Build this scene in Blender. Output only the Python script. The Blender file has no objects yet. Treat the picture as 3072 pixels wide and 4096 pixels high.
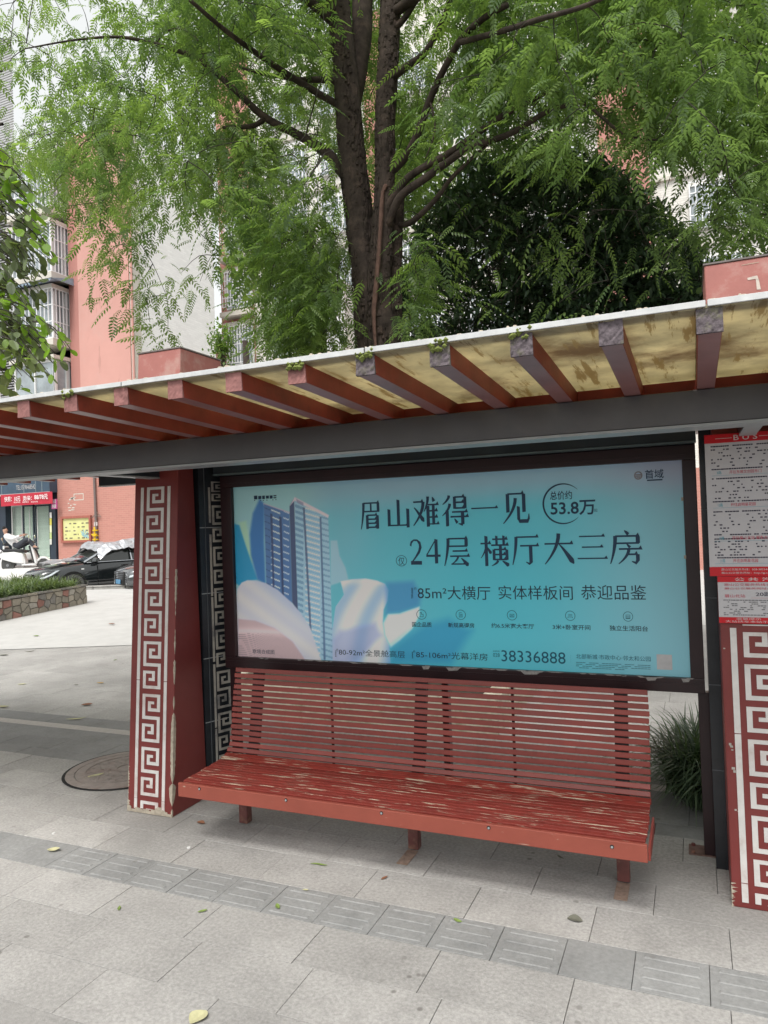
import bpy, math, random
import numpy as np
from mathutils import Matrix, Vector
random.seed(7); RNG = np.random.default_rng(7)
R = math.radians
scene = bpy.context.scene
col = scene.collection

# ------------------------------------------------------------ camera, world, sun, exposure
CAM = np.array([0.0, 0.0, 2.0])
FPX, PW, PH = 2900.0, 3072.0, 4096.0
def _axes(yaw, pitch, roll):
    f = np.array([math.sin(yaw)*math.cos(pitch), math.cos(yaw)*math.cos(pitch), math.sin(pitch)])
    r0 = np.array([math.cos(yaw), -math.sin(yaw), 0.0]); u0 = np.cross(r0, f)
    return r0*math.cos(roll)+u0*math.sin(roll), -r0*math.sin(roll)+u0*math.cos(roll), f
AR, AU, AF = _axes(R(-23.063), R(0.994), R(-1.956))
cd = bpy.data.cameras.new('camera'); cam = bpy.data.objects.new('camera', cd); col.objects.link(cam)
cd.sensor_fit = 'VERTICAL'; cd.sensor_height = 36.0; cd.lens = 36.0*FPX/PH
cd.clip_start = 0.05; cd.clip_end = 500
m = Matrix.Identity(4)
for i in range(3):
    m[i][0] = AR[i]; m[i][1] = AU[i]; m[i][2] = -AF[i]; m[i][3] = CAM[i]
cam.matrix_world = m
scene.camera = cam

world = bpy.data.worlds.new('World'); scene.world = world; world.use_nodes = True
wn = world.node_tree; wn.nodes.clear()
sky = wn.nodes.new('ShaderNodeTexSky'); sky.sky_type = 'NISHITA'; sky.sun_disc = False
SUN_EL, SUN_AZ = 58.0, 176.0           # azimuth clockwise from +Y
sky.sun_elevation = R(SUN_EL); sky.sun_rotation = R(SUN_AZ)
sky.air_density = 1.0; sky.dust_density = 6.0; sky.ozone_density = 1.0; sky.altitude = 0
hs = wn.nodes.new('ShaderNodeHueSaturation'); hs.inputs['Saturation'].default_value = 0.10
bg = wn.nodes.new('ShaderNodeBackground'); bg.inputs['Strength'].default_value = 0.15
wo = wn.nodes.new('ShaderNodeOutputWorld')
cloud = wn.nodes.new('ShaderNodeMix'); cloud.data_type = 'RGBA'; cloud.inputs['Factor'].default_value = .62; cloud.inputs['B'].default_value = (3.3, 3.4, 3.35, 1)   # an even white cloud layer over the sky
wn.links.new(sky.outputs[0], hs.inputs['Color']); wn.links.new(hs.outputs[0], cloud.inputs['A']); wn.links.new(cloud.outputs['Result'], bg.inputs[0]); wn.links.new(bg.outputs[0], wo.inputs[0])
ld = bpy.data.lights.new('sun', 'SUN'); ld.energy = 1.15; ld.angle = R(16); ld.color = (1.0, 0.965, 0.91)
sun = bpy.data.objects.new('sun', ld); col.objects.link(sun)
sd = Vector((math.sin(R(SUN_AZ))*math.cos(R(SUN_EL)), math.cos(R(SUN_AZ))*math.cos(R(SUN_EL)), math.sin(R(SUN_EL))))
sun.rotation_euler = sd.to_track_quat('Z', 'Y').to_euler(); sun.location = (0, 0, 30)
vs = scene.view_settings
vs.view_transform = 'Standard'; vs.look = 'None'; vs.gamma = 1.0; vs.exposure = 1.05; vs.use_curve_mapping = False
scene.cycles.max_bounces = 6; scene.cycles.transparent_max_bounces = 6

# ------------------------------------------------------------ photo measurements -> world
def ray(x, y):
    return AF + AR*((x-PW/2)/FPX) - AU*((y-PH/2)/FPX)
def onY(x, y, Y):
    d = ray(x, y); return CAM + d*(Y/d[1])
def onZ(x, y, z):
    d = ray(x, y); return CAM + d*((z-2.0)/d[2])
def onX(x, y, X):
    d = ray(x, y); return CAM + d*(X/d[0])
def onD(x, y, D):
    return CAM + ray(x, y)*D

# ------------------------------------------------------------ materials
def lin(c):
    c = np.asarray(c, float)/255.0
    return np.where(c <= .04045, c/12.92, ((c+.055)/1.055)**2.4)
def C3(r, g, b): return (float(r), float(g), float(b), 1.0)
MATS = {}
def mat(name, base, rough=0.7, var=0.15, scale=8.0, bump=0.0, bscale=60.0, spec=0.35, metal=0.0, coat=0.0,
        chips=None, chip_amt=0.0, chip_scale=(12, 12, 12), stain=None, stain_amt=0.0, stain_scale=2.0, objvar=0.0, coords='pos', dirt_lo=None):
    if name in MATS: return MATS[name]
    M = bpy.data.materials.new(name); M.use_nodes = True; nt = M.node_tree; N = nt.nodes; L = nt.links
    bs = N['Principled BSDF']
    geo = N.new('ShaderNodeNewGeometry') if coords == 'pos' else N.new('ShaderNodeTexCoord')
    src = geo.outputs['Position'] if coords == 'pos' else geo.outputs['Object']
    nz = N.new('ShaderNodeTexNoise'); nz.inputs['Scale'].default_value = scale; nz.inputs['Detail'].default_value = 6; nz.inputs['Roughness'].default_value = .65
    L.new(src, nz.inputs['Vector'])
    ramp = N.new('ShaderNodeMapRange'); ramp.inputs[1].default_value = .3; ramp.inputs[2].default_value = .7
    ramp.inputs[3].default_value = 1-var; ramp.inputs[4].default_value = 1+var
    L.new(nz.outputs['Fac'], ramp.inputs[0])
    mul = N.new('ShaderNodeVectorMath'); mul.operation = 'SCALE'
    rgb = N.new('ShaderNodeRGB'); rgb.outputs[0].default_value = C3(*base)
    L.new(rgb.outputs[0], mul.inputs[0]); L.new(ramp.outputs[0], mul.inputs['Scale'])
    cur = mul.outputs[0]
    if objvar:
        oi = N.new('ShaderNodeObjectInfo'); mr = N.new('ShaderNodeMapRange'); mr.inputs[3].default_value = 1-objvar; mr.inputs[4].default_value = 1+objvar
        L.new(oi.outputs['Random'], mr.inputs[0]); m2 = N.new('ShaderNodeVectorMath'); m2.operation = 'SCALE'
        L.new(cur, m2.inputs[0]); L.new(mr.outputs[0], m2.inputs['Scale']); cur = m2.outputs[0]
    if stain is not None:
        n2 = N.new('ShaderNodeTexNoise'); n2.inputs['Scale'].default_value = stain_scale; n2.inputs['Detail'].default_value = 7; n2.inputs['Roughness'].default_value = .7
        L.new(src, n2.inputs['Vector'])
        mr = N.new('ShaderNodeMapRange'); mr.inputs[1].default_value = .52; mr.inputs[2].default_value = .66; mr.inputs[3].default_value = 0; mr.inputs[4].default_value = stain_amt
        L.new(n2.outputs['Fac'], mr.inputs[0]); mx = N.new('ShaderNodeMix'); mx.data_type = 'RGBA'
        L.new(mr.outputs[0], mx.inputs['Factor']); L.new(cur, mx.inputs['A']); mx.inputs['B'].default_value = C3(*stain); cur = mx.outputs['Result']
    if chips is not None:
        mp = N.new('ShaderNodeMapping'); mp.inputs['Scale'].default_value = chip_scale
        if objvar:
            oj = N.new('ShaderNodeObjectInfo'); ml = N.new('ShaderNodeMath'); ml.operation = 'MULTIPLY'; ml.inputs[1].default_value = 37.0; L.new(oj.outputs['Random'], ml.inputs[0])
            ad = N.new('ShaderNodeVectorMath'); ad.operation = 'ADD'; L.new(src, ad.inputs[0]); L.new(ml.outputs[0], ad.inputs[1]); L.new(ad.outputs[0], mp.inputs['Vector'])
        else: L.new(src, mp.inputs['Vector'])
        n3 = N.new('ShaderNodeTexNoise'); n3.inputs['Scale'].default_value = 1.0; n3.inputs['Detail'].default_value = 8; n3.inputs['Roughness'].default_value = .7
        L.new(mp.outputs[0], n3.inputs['Vector'])
        mr = N.new('ShaderNodeMapRange'); mr.inputs[1].default_value = chip_amt; mr.inputs[2].default_value = chip_amt+.03
        L.new(n3.outputs['Fac'], mr.inputs[0]); mx = N.new('ShaderNodeMix'); mx.data_type = 'RGBA'
        L.new(mr.outputs[0], mx.inputs['Factor']); L.new(cur, mx.inputs['A']); mx.inputs['B'].default_value = C3(*chips); cur = mx.outputs['Result']
    L.new(cur, bs.inputs['Base Color'])
    bs.inputs['Roughness'].default_value = rough; bs.inputs['Metallic'].default_value = metal
    bs.inputs['Specular IOR Level'].default_value = spec; bs.inputs['Coat Weight'].default_value = coat; bs.inputs['Coat Roughness'].default_value = .08
    if bump:
        n4 = N.new('ShaderNodeTexNoise'); n4.inputs['Scale'].default_value = bscale; n4.inputs['Detail'].default_value = 5
        L.new(src, n4.inputs['Vector']); bp = N.new('ShaderNodeBump'); bp.inputs['Strength'].default_value = bump; bp.inputs['Distance'].default_value = .004
        L.new(n4.outputs['Fac'], bp.inputs['Height']); L.new(bp.outputs[0], bs.inputs['Normal'])
    MATS[name] = M; return M

def leaf_mat(name, base, base2, trans=.4, attr=True, gloss=.35):
    M = bpy.data.materials.new(name); M.use_nodes = True; nt = M.node_tree; N = nt.nodes; L = nt.links; N.clear()
    out = N.new('ShaderNodeOutputMaterial'); bs = N.new('ShaderNodeBsdfPrincipled'); tr = N.new('ShaderNodeBsdfTranslucent'); mix = N.new('ShaderNodeMixShader')
    if attr:
        a = N.new('ShaderNodeAttribute'); a.attribute_name = 'var'; fac = a.outputs['Fac']
    else:
        a = N.new('ShaderNodeObjectInfo'); fac = a.outputs['Random']
    mx = N.new('ShaderNodeMix'); mx.data_type = 'RGBA'; mx.inputs['A'].default_value = C3(*base); mx.inputs['B'].default_value = C3(*base2)
    L.new(fac, mx.inputs['Factor']); L.new(mx.outputs['Result'], bs.inputs['Base Color'])
    mt = N.new('ShaderNodeMix'); mt.data_type = 'RGBA'; mt.blend_type = 'MULTIPLY'; mt.inputs['Factor'].default_value = 1
    L.new(mx.outputs['Result'], mt.inputs['A']); mt.inputs['B'].default_value = (2.1, 2.2, .95, 1); L.new(mt.outputs['Result'], tr.inputs['Color'])
    bs.inputs['Roughness'].default_value = gloss+.1; bs.inputs['Specular IOR Level'].default_value = .5
    mix.inputs[0].default_value = trans
    L.new(bs.outputs[0], mix.inputs[1]); L.new(tr.outputs[0], mix.inputs[2]); L.new(mix.outputs[0], out.inputs[0])
    MATS[name] = M; return M

# ------------------------------------------------------------ mesh helpers
class MB:
    def __init__(s): s.v = []; s.f = []
    def add(s, vs, fs):
        o = len(s.v); s.v += [tuple(map(float, p)) for p in vs]; s.f += [tuple(o+i for i in f) for f in fs]; return s
    def box(s, x0, x1, y0, y1, z0, z1, M=None):
        vs = [(x0,y0,z0),(x1,y0,z0),(x1,y1,z0),(x0,y1,z0),(x0,y0,z1),(x1,y0,z1),(x1,y1,z1),(x0,y1,z1)]
        if M is not None: vs = [tuple(M @ Vector(p)) for p in vs]
        return s.add(vs, [(0,3,2,1),(4,5,6,7),(0,1,5,4),(1,2,6,5),(2,3,7,6),(3,0,4,7)])
    def hexa(s, p):   # 8 points, bottom 4 ccw then top 4
        return s.add(p, [(0,3,2,1),(4,5,6,7),(0,1,5,4),(1,2,6,5),(2,3,7,6),(3,0,4,7)])
    def prism(s, poly, z0, z1):
        n = len(poly); vs = [(x,y,z0) for x,y in poly]+[(x,y,z1) for x,y in poly]
        return s.add(vs, [tuple(range(n))[::-1], tuple(range(n,2*n))]+[(i,(i+1)%n,n+(i+1)%n,n+i) for i in range(n)])
    def tube(s, pts, rad, n=8, cap=True):
        pts = [Vector(p) for p in pts]
        if not hasattr(rad, '__len__'): rad = [rad]*len(pts)
        rings = []; ref = Vector((0.13, .31, .94)).normalized()
        for i, p in enumerate(pts):
            t = (pts[min(i+1, len(pts)-1)]-pts[max(i-1, 0)]).normalized()
            a = t.cross(ref)
            if a.length < .1: a = t.cross(Vector((1, 0, 0)))
            a.normalize(); b = t.cross(a)
            rings.append([p+(a*math.cos(2*math.pi*k/n)+b*math.sin(2*math.pi*k/n))*rad[i] for k in range(n)])
        vs = [q for r in rings for q in r]; fs = []
        for i in range(len(pts)-1):
            for k in range(n): fs.append((i*n+k, i*n+(k+1)%n, (i+1)*n+(k+1)%n, (i+1)*n+k))
        if cap: fs += [tuple(range(n))[::-1], tuple((len(pts)-1)*n+k for k in range(n))]
        return s.add(vs, fs)
    def disc(s, c, r, axis, h, n=20):   # short cylinder from c along axis
        c = Vector(c); ax = Vector(axis).normalized(); return s.tube([c, c+ax*h], r, n)
    def mesh(s, name):
        me = bpy.data.meshes.new(name); me.from_pydata(s.v, [], s.f); me.update(); return me
def link(name, me, parent=None, loc=None):
    o = bpy.data.objects.new(name, me); col.objects.link(o)
    if parent is not None: o.parent = parent
    if loc is not None: o.location = loc
    return o
def obj(name, mb, m, parent=None, bevel=0.0, smooth=False, label=None, kind=None):
    me = mb.mesh(name); me.materials.append(m)
    if smooth:
        for p in me.polygons: p.use_smooth = True
    o = link(name, me, parent)
    if bevel:
        b = o.modifiers.new('bevel', 'BEVEL'); b.width = bevel; b.segments = 2; b.limit_method = 'ANGLE'
    if label: o['label'] = label
    if kind: o['kind'] = kind
    return o
def tag(o, label=None, cat=None, group=None, kind=None):
    if label: o['label'] = label
    if cat: o['category'] = cat
    if group: o['group'] = group
    if kind: o['kind'] = kind
    return o
def thing(name, label, cat, group=None, loc=(0,0,0), rz=0.0):
    o = bpy.data.objects.new(name, None); col.objects.link(o); o.location = loc; o.rotation_euler = (0,0,rz); o.empty_display_size = .1
    return tag(o, label, cat, group)

# flat lettering: meshes made from the built-in font, fitted to a rectangle in a plane
def text_mesh(body, bold=0.0):
    cu = bpy.data.curves.new('t', 'FONT'); cu.body = body; cu.size = 1.0; cu.resolution_u = 3
    if bold: cu.offset = bold
    o = bpy.data.objects.new('t', cu)
    me = bpy.data.meshes.new_from_object(o)
    v = np.zeros(len(me.vertices)*3, 'f'); me.vertices.foreach_get('co', v); v = v.reshape(-1, 3)
    f = [tuple(p.vertices) for p in me.polygons]
    bpy.data.objects.remove(o); bpy.data.curves.remove(cu); bpy.data.meshes.remove(me)
    return v, f
def lettering(name, items, m, parent, Y, off=.0012, frame=None):
    """items: (text, x0, z_top, x1, z_bottom[, bold]) in the X-Z plane facing -Y; frame maps a point to the world"""
    for it in items:
        mb = MB(); t, x0, z1, x1, z0 = it[:5]; bold = it[5] if len(it) > 5 else 0.0
        v, f = text_mesh(t, bold)
        if len(v) == 0: continue
        lo = v.min(0); hi = v.max(0); w = max(hi[0]-lo[0], 1e-6); h = max(hi[1]-lo[1], 1e-6)
        pts = [(x0+(p[0]-lo[0])/w*(x1-x0), Y-off, z0+(p[1]-lo[1])/h*(z1-z0)) for p in v]
        if frame: pts = [frame(*p) for p in pts]
        mb.add(pts, f)
        obj(name, mb, m, parent)
# ================================================================ materials
RED = (.175, .030, .027)
M_red = mat('red_paint', RED, .42, .16, 3, .10, 40, .4, stain=(.16,.035,.035), stain_amt=.45, stain_scale=3.0, chips=(.42,.38,.32), chip_amt=.74, chip_scale=(9,9,9))
M_redwood = mat('red_rafter_wood', (.25, .042, .027), .5, .22, 5, .15, 60, .35, stain=(.10,.025,.02), stain_amt=.5, stain_scale=2.2)
M_redunder = mat('rafter_underside_sheen', (.26, .12, .12), .3, .15, 6, .05, 60, .6)  # paler than the rafter wood: reflected light put into the colour
M_purlin = mat('red_purlin', (.24, .035, .022), .5, .2, 4)
M_slat = mat('bench_red_paint', (.225, .038, .028), .42, .16, 5, .1, 60, .45, stain=(.20,.05,.045), stain_amt=.5, stain_scale=4, chips=(.40,.27,.20), chip_amt=.69, chip_scale=(3,30,30), objvar=.12)
M_slatworn = mat('worn_bench_paint', (.225, .034, .025), .5, .2, 6, .2, 80, .4, stain=(.15,.04,.03), stain_amt=.6, stain_scale=6, chips=(.46,.36,.27), chip_amt=.575, chip_scale=(3.6,50,70), objvar=.15)
M_front = mat('bench_front_paint', (.255, .062, .042), .45, .1, 4, .08, 60, .4, chips=(.45,.35,.27), chip_amt=.66, chip_scale=(6,20,60))
M_plaster = mat('bare_plaster', (.40, .35, .28), .9, .3, 30, .4, 90)
M_white = mat('white_key_paint', (.62, .60, .58), .5, .08, 12, .05, 60, .4, stain=(.42,.30,.27), stain_amt=.5, stain_scale=3.5)
M_cream = mat('cream_key_paint', (.40, .38, .34), .5, .12, 12, .05, 60, .4, stain=(.12,.12,.13), stain_amt=.8, stain_scale=4)
M_blacktile = mat('black_tile', (.018, .021, .026), .25, .3, 6, .05, 50, .5)
M_beam = mat('dark_grey_beam', (.050, .047, .050), .28, .25, 1.2, .04, 30, .5, stain=(.075,.068,.066), stain_amt=.5, stain_scale=1.2)
M_trim = mat('pale_metal_trim', (.30, .32, .33), .35, .1, 10)
M_fascia = mat('dark_teal_fascia', (.022, .034, .042), .3, .3, 3, spec=.5)
M_frame = mat('maroon_box_frame', (.022, .008, .010), .35, .25, 6, .05, 50, .45, chips=(.35,.33,.30), chip_amt=.78, chip_scale=(20,20,20))
M_strip = mat('white_roof_trim', (.55, .56, .56), .5, .12, 20, .1, 60)
M_panel = mat('stained_roof_panel', (.66, .60, .42), .45, .22, 5, .1, 14, .4, stain=(.20,.11,.05), stain_amt=.75, stain_scale=1.5, chips=(.42,.33,.18), chip_amt=.56, chip_scale=(16,1.6,1))
M_endpink = mat('rafter_end_pink', (.27, .125, .115), .8, .3, 25, .5, 60)
M_endgrey = mat('rafter_end_mossy', (.12, .10, .11), .9, .5, 75, .8, 90, stain=(.17,.18,.08), stain_amt=.5, stain_scale=14)
M_steel = mat('rusty_leg_steel', (.13, .045, .04), .5, .3, 14, .2, 60, .4, stain=(.26,.15,.10), stain_amt=.7, stain_scale=9)
M_dark = mat('dark_bracket', (.012, .010, .011), .5)
M_black = mat('flat_black', (.01, .01, .01), .8)

# ================================================================ ground
def zramp(D):
    if D < 13: return 0.0
    if D < 22.3: return .3*(D-13)/9.3
    if D < 25.5: return .0
    if D < 28.5: return .62*(D-25.5)/3.0
    if D < 30.2: return .62+.33*(D-28.5)/1.7
    return .95
def depth(x, y): return x*AF[0]+y*AF[1]
ez = lambda x, y: zramp(depth(x, y))
M_bed = mat('paving_bed', (.16, .155, .15), .95, .3, 20)
mb = MB(); mb.add([(-140,-60,-.034),(140,-60,-.034),(140,160,-.034),(-140,160,-.034)], [(0,1,2,3)])
gnd = obj('ground', mb, M_bed, kind='structure')
# granite slabs
M_slabs = mat('granite_slab', (.375, .365, .35), .72, .24, 55, .5, 160, .3, stain=(.25,.243,.232), stain_amt=.7, stain_scale=1.6, objvar=.10)
M_slabg = mat('grey_granite_slab', (.245, .245, .243), .72, .12, 40, .4, 160, .3, stain=(.20,.198,.19), stain_amt=.5, stain_scale=2, objvar=.07)
M_tact = mat('tactile_paver_stone', (.27, .272, .268), .7, .15, 40, .4, 150, .35, stain=(.17,.175,.175), stain_amt=.5, stain_scale=2.6, objvar=.04)
M_small = mat('small_pale_paver', (.42, .39, .37), .8, .12, 30, .3, 150, objvar=.1)
def worn_dirt(M):   # gum spots and dark blotches lying on the stone
    nt = M.node_tree; N = nt.nodes; L = nt.links; bs = N['Principled BSDF']; src = bs.inputs['Base Color'].links[0].from_socket
    geo = N.new('ShaderNodeNewGeometry'); cur = src
    for sc, lo, hi, amt, c in ((9.0, .10, .16, .75, (.16,.15,.14)), (1.1, .0, 0, 0, None)):
        if c is None: continue
        v = N.new('ShaderNodeTexVoronoi'); v.inputs['Scale'].default_value = sc; L.new(geo.outputs['Position'], v.inputs['Vector'])
        mr = N.new('ShaderNodeMapRange'); mr.inputs[1].default_value = lo; mr.inputs[2].default_value = hi; mr.inputs[3].default_value = amt; mr.inputs[4].default_value = 0
        L.new(v.outputs['Distance'], mr.inputs[0])
        n = N.new('ShaderNodeTexNoise'); n.inputs['Scale'].default_value = 1.3; n.inputs['Detail'].default_value = 3; L.new(geo.outputs['Position'], n.inputs['Vector'])
        g = N.new('ShaderNodeMapRange'); g.inputs[1].default_value = .52; g.inputs[2].default_value = .62; L.new(n.outputs['Fac'], g.inputs[0])
        mu = N.new('ShaderNodeMath'); mu.operation = 'MULTIPLY'; L.new(mr.outputs[0], mu.inputs[0]); L.new(g.outputs[0], mu.inputs[1])
        mx = N.new('ShaderNodeMix'); mx.data_type = 'RGBA'; L.new(mu.outputs[0], mx.inputs['Factor']); L.new(cur, mx.inputs['A']); mx.inputs['B'].default_value = C3(*c); cur = mx.outputs['Result']
    for sc_, lo_, hi_ in ((.55, .80, 1.10), (3.2, .88, 1.05)):     # traffic film: broad and small uneven patches
        n = N.new('ShaderNodeTexNoise'); n.inputs['Scale'].default_value = sc_; n.inputs['Detail'].default_value = 9; n.inputs['Roughness'].default_value = .68; L.new(geo.outputs['Position'], n.inputs['Vector'])
        g = N.new('ShaderNodeMapRange'); g.inputs[1].default_value = .36; g.inputs[2].default_value = .64; g.inputs[3].default_value = lo_; g.inputs[4].default_value = hi_; L.new(n.outputs['Fac'], g.inputs[0])
        v = N.new('ShaderNodeVectorMath'); v.operation = 'SCALE'; L.new(cur, v.inputs[0]); L.new(g.outputs[0], v.inputs['Scale']); cur = v.outputs[0]
    L.new(cur, bs.inputs['Base Color'])
worn_dirt(M_slabs); worn_dirt(M_tact); worn_dirt(M_slabg)
pav = thing('pavement', None, None); pav['kind'] = 'structure'; del_keys = [k for k in ('label','category') if k in pav]
def slab_mesh(w, d, bars=False, h=.034):
    mb = MB(); b = .0015; g = .0014
    x0, x1, y0, y1 = -w/2+g, w/2-g, -d/2+g, d/2-g
    mb.add([(x0,y0,-h),(x1,y0,-h),(x1,y1,-h),(x0,y1,-h),(x0,y0,-b),(x1,y0,-b),(x1,y1,-b),(x0,y1,-b),
            (x0+b,y0+b,0),(x1-b,y0+b,0),(x1-b,y1-b,0),(x0+b,y1-b,0)],
           [(0,1,5,4),(1,2,6,5),(2,3,7,6),(3,0,4,7),(4,5,9,8),(5,6,10,9),(6,7,11,10),(7,4,8,11),(8,9,10,11)])
    if bars:
        for k in range(4):
            yc = -d/2+d*(k+.5)/4+.0; hx = w/2-.035; hy = .013
            mb.add([(-hx,yc-hy,0.0006),(hx,yc-hy,.0006),(hx,yc+hy,.0006),(-hx,yc+hy,.0006),(-hx+.008,yc-hy+.005,.0045),(hx-.008,yc-hy+.005,.0045),(hx-.008,yc+hy-.005,.0045),(-hx+.008,yc+hy-.005,.0045)],
                   [(0,1,5,4),(1,2,6,5),(2,3,7,6),(3,0,4,7),(4,5,6,7)])
    return mb
SL = {}
def slab(name, xc, yc, w, d, m, bars=False):
    key = (name, round(w, 3), round(d, 3), m.name, bars)
    if key not in SL:
        me = slab_mesh(w, d, bars).mesh(name); me.materials.append(m); SL[key] = me
    o = link(name, SL[key], pav, (xc, yc, random.uniform(-.0015, .0008)))
    o.rotation_euler = (random.uniform(-.002, .002), random.uniform(-.0015, .0015), 0)
MAN = (-4.50, 4.82, .50)      # manhole centre and radius
rows = [(1.60,1.93,-.10,'b'),(1.93,2.255,.21,'b'),(2.255,2.58,-.10,'b'),(2.58,2.905,.18,'b'),(2.905,3.235,-.55,'b'),(3.235,3.53,0,'t'),(3.53,3.87,-.53,'b'),(3.87,4.20,-.26,'b'),
        (4.20,4.53,-.57,'b'),(4.53,4.86,-.13,'b'),(4.86,5.05,-.3,'g'),(5.05,5.35,-.1,'g'),(5.35,5.63,-.45,'g'),(5.63,5.76,0,'s'),(5.76,6.03,-.3,'g'),
        (6.03,6.38,-.1,'b'),(6.38,6.74,-.4,'b'),(6.74,7.12,-.2,'b'),(7.12,7.50,-.45,'b'),(7.50,7.89,-.1,'b'),(7.89,8.33,-.35,'b')]
nsl = 0
stuff = {'b': MB(), 'g': MB(), 's': MB()}
LT = {'b': M_slabs, 'g': M_slabg, 's': M_small, 't': M_tact}
for (y0, y1, ph, kd) in rows:
    yc = (y0+y1)/2; w = {'b': .6135, 'g': .62, 's': .121, 't': .307}[kd]
    xa, xb = -1.27*yc-.7, .125*yc+.7
    k0 = int(math.floor((xa-ph)/w)); k1 = int(math.ceil((xb-ph)/w))
    for k in range(k0, k1+1):
        xc = ph+(k+.5)*w
        if kd == 't':
            if xc < -4.25:
                if k % 2: continue
                slab('paving_slab', xc+w/2, yc, .614, y1-y0, M_tact); continue
            slab('tactile_paver', xc-.01, yc, w, y1-y0, M_tact, bars=xc > -3.6 and not -.55 < xc < -.2)
        elif kd == 's':
            mb = slab_mesh(w, y1-y0); stuff['s'].add([(a+xc, b+yc, c) for a, b, c in mb.v], mb.f)
        else:
            slab('paving_slab', xc, yc, w, y1-y0, M_slabs if kd == 'b' else M_slabg)
y = 8.33; i = 0
while y < 17:
    d = .44; w = .62; yc = y+d/2; ph = -.3*(i % 2)
    for k in range(int((-1.35*yc-1)/w), int((.2*yc+1)/w)+1):
        xc = ph+k*w
        if xc < -13 or depth(xc, yc) > 13.8: continue
        mb = slab_mesh(w, d); z = ez(xc, yc); stuff['b'].add([(a+xc, b+yc, c+z) for a, b, c in mb.v], mb.f)
    y += d; i += 1
obj('paving_slabs_far', stuff['b'], M_slabs, pav, kind='stuff')
obj('small_pavers', stuff['s'], M_small, pav, kind='stuff')
# plaza beyond, sloping up to the kerb; road and forecourt behind it
M_plaza = mat('bright_plaza_stone', (.45, .445, .43), .8, .07, 3, .1, 60, stain=(.39,.382,.37), stain_amt=.6, stain_scale=.9)
M_pink = mat('pink_stone_band', (.50, .36, .34), .8, .12, 4)
M_road = mat('pale_concrete_road', (.56, .555, .54), .85, .08, 2, .1, 60)
def sheet(name, D0, D1, L0, L1, dz, m, n=14, zf=zramp, kind='structure'):
    mb = MB(); ax = np.array([AR[0], AR[1]]); ax /= np.linalg.norm(ax); fx = np.array([AF[0], AF[1]]); fx /= np.linalg.norm(fx)
    for i in range(n+1):
        D = D0+(D1-D0)*i/n
        for L_ in (L0, L1):
            p = fx*D+ax*L_; mb.v.append((p[0], p[1], zf(D)+dz))
    mb.f = [(2*i, 2*i+1, 2*i+3, 2*i+2) for i in range(n)]
    return obj(name, mb, m, kind=kind)
sheet('plaza', 12.95, 22.29, -30, 40, .010, M_plaza)
mb = MB(); 
mb.add([(-11.2,7.2,.006),(-12.0,13.4,.006),(-40,20,.006),(-40,2,.006)], [(0,1,2,3)])
obj('side_plaza', mb, M_plaza, kind='structure')
sheet('road', 22.4, 60, -40, 45, 0.0, M_road, 60)
def quadz(name, pts, dz, m, n=10, kind='structure'):   # strip between two px lines on the plaza
    mb = MB()
    (a0, a1), (b0, b1) = pts
    for i in range(n+1):
        t = i/n; p = np.array(a0)*(1-t)+np.array(a1)*t; q = np.array(b0)*(1-t)+np.array(b1)*t
        for r in (p, q): mb.v.append((r[0], r[1], ez(r[0], r[1])+dz))
    mb.f = [(2*i, 2*i+1, 2*i+3, 2*i+2) for i in range(n)]
    return obj(name, mb, m, kind=kind)
quadz('pink_band', (((-15.3,13.6),(-16.9,18.6)), ((-14.95,13.5),(-16.55,18.5))), .004, M_pink)
quadz('pink_band', (((-14.9,10.9),(-16.5,16.5)), ((-14.45,10.9),(-16.05,16.5))), .004, M_pink)
# kerb wall in front of the parked cars
M_kerb = mat('kerb_stone', (.34,.33,.31), .85, .2, 6, .3, 60, objvar=.12)
kw = thing('kerb', 'low pale stone kerb in front of the parked cars', 'kerb')
fx = np.array([AF[0], AF[1]]); fx /= np.linalg.norm(fx); ax = np.array([AR[0], AR[1]]); ax /= np.linalg.norm(ax)
for i in range(34):
    L0 = -17+i*1.0; p = fx*22.3+ax*L0; Mx = Matrix.Translation((p[0], p[1], 0)) @ Matrix.Rotation(math.atan2(ax[1], ax[0]), 4, 'Z')
    mb = MB(); mb.box(0, .985, 0, .2, -.05, .385, Mx); mb.box(-.0, .99, -.02, .24, .386, .42, Mx); obj('kerb_stone', mb, M_kerb, kw, bevel=.01)

# manhole
M_iron = mat('manhole_iron', (.26,.225,.205), .65, .2, 14, .6, 90, .4, stain=(.20,.13,.11), stain_amt=.5, stain_scale=5)
mh = thing('manhole_cover', 'round iron manhole cover with a raised ring left of the key-patterned pillar', 'manhole cover', loc=(MAN[0], MAN[1], .0035))
def ring(r0, r1, z0, z1, n=56):
    mb = MB()
    for k in range(n):
        a = 2*math.pi*k/n; c, s = math.cos(a), math.sin(a)
        mb.v += [(r0*c, r0*s, z0), (r0*c, r0*s, z1), (r1*c, r1*s, z1), (r1*c, r1*s, z0)]
    for k in range(n):
        j = (k+1) % n
        for q in range(4): mb.f.append((4*k+q, 4*k+(q+1)%4, 4*j+(q+1)%4, 4*j+q))
    return mb
obj('rim_gap', ring(.49, .515, 0, .0015), M_black, mh)
obj('rim', ring(.42, .488, 0, .006), M_iron, mh)
mb = MB(); mb.disc((0,0,0), .415, (0,0,1), .005, 48); obj('lid', mb, M_iron, mh)
mb = ring(.33, .345, .0051, .010)
for k in range(170):
    r = .32*math.sqrt(random.random()); a = random.random()*6.28; x, y = r*math.cos(a), r*math.sin(a)
    if r > .11: mb.box(x-.014, x+.014, y-.005, y+.005, .0051, .009)
mb2 = ring(.085, .095, .0051, .010); mb.add(mb2.v, mb2.f)
obj('lid_relief', mb, M_iron, mh, kind='stuff')
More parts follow.
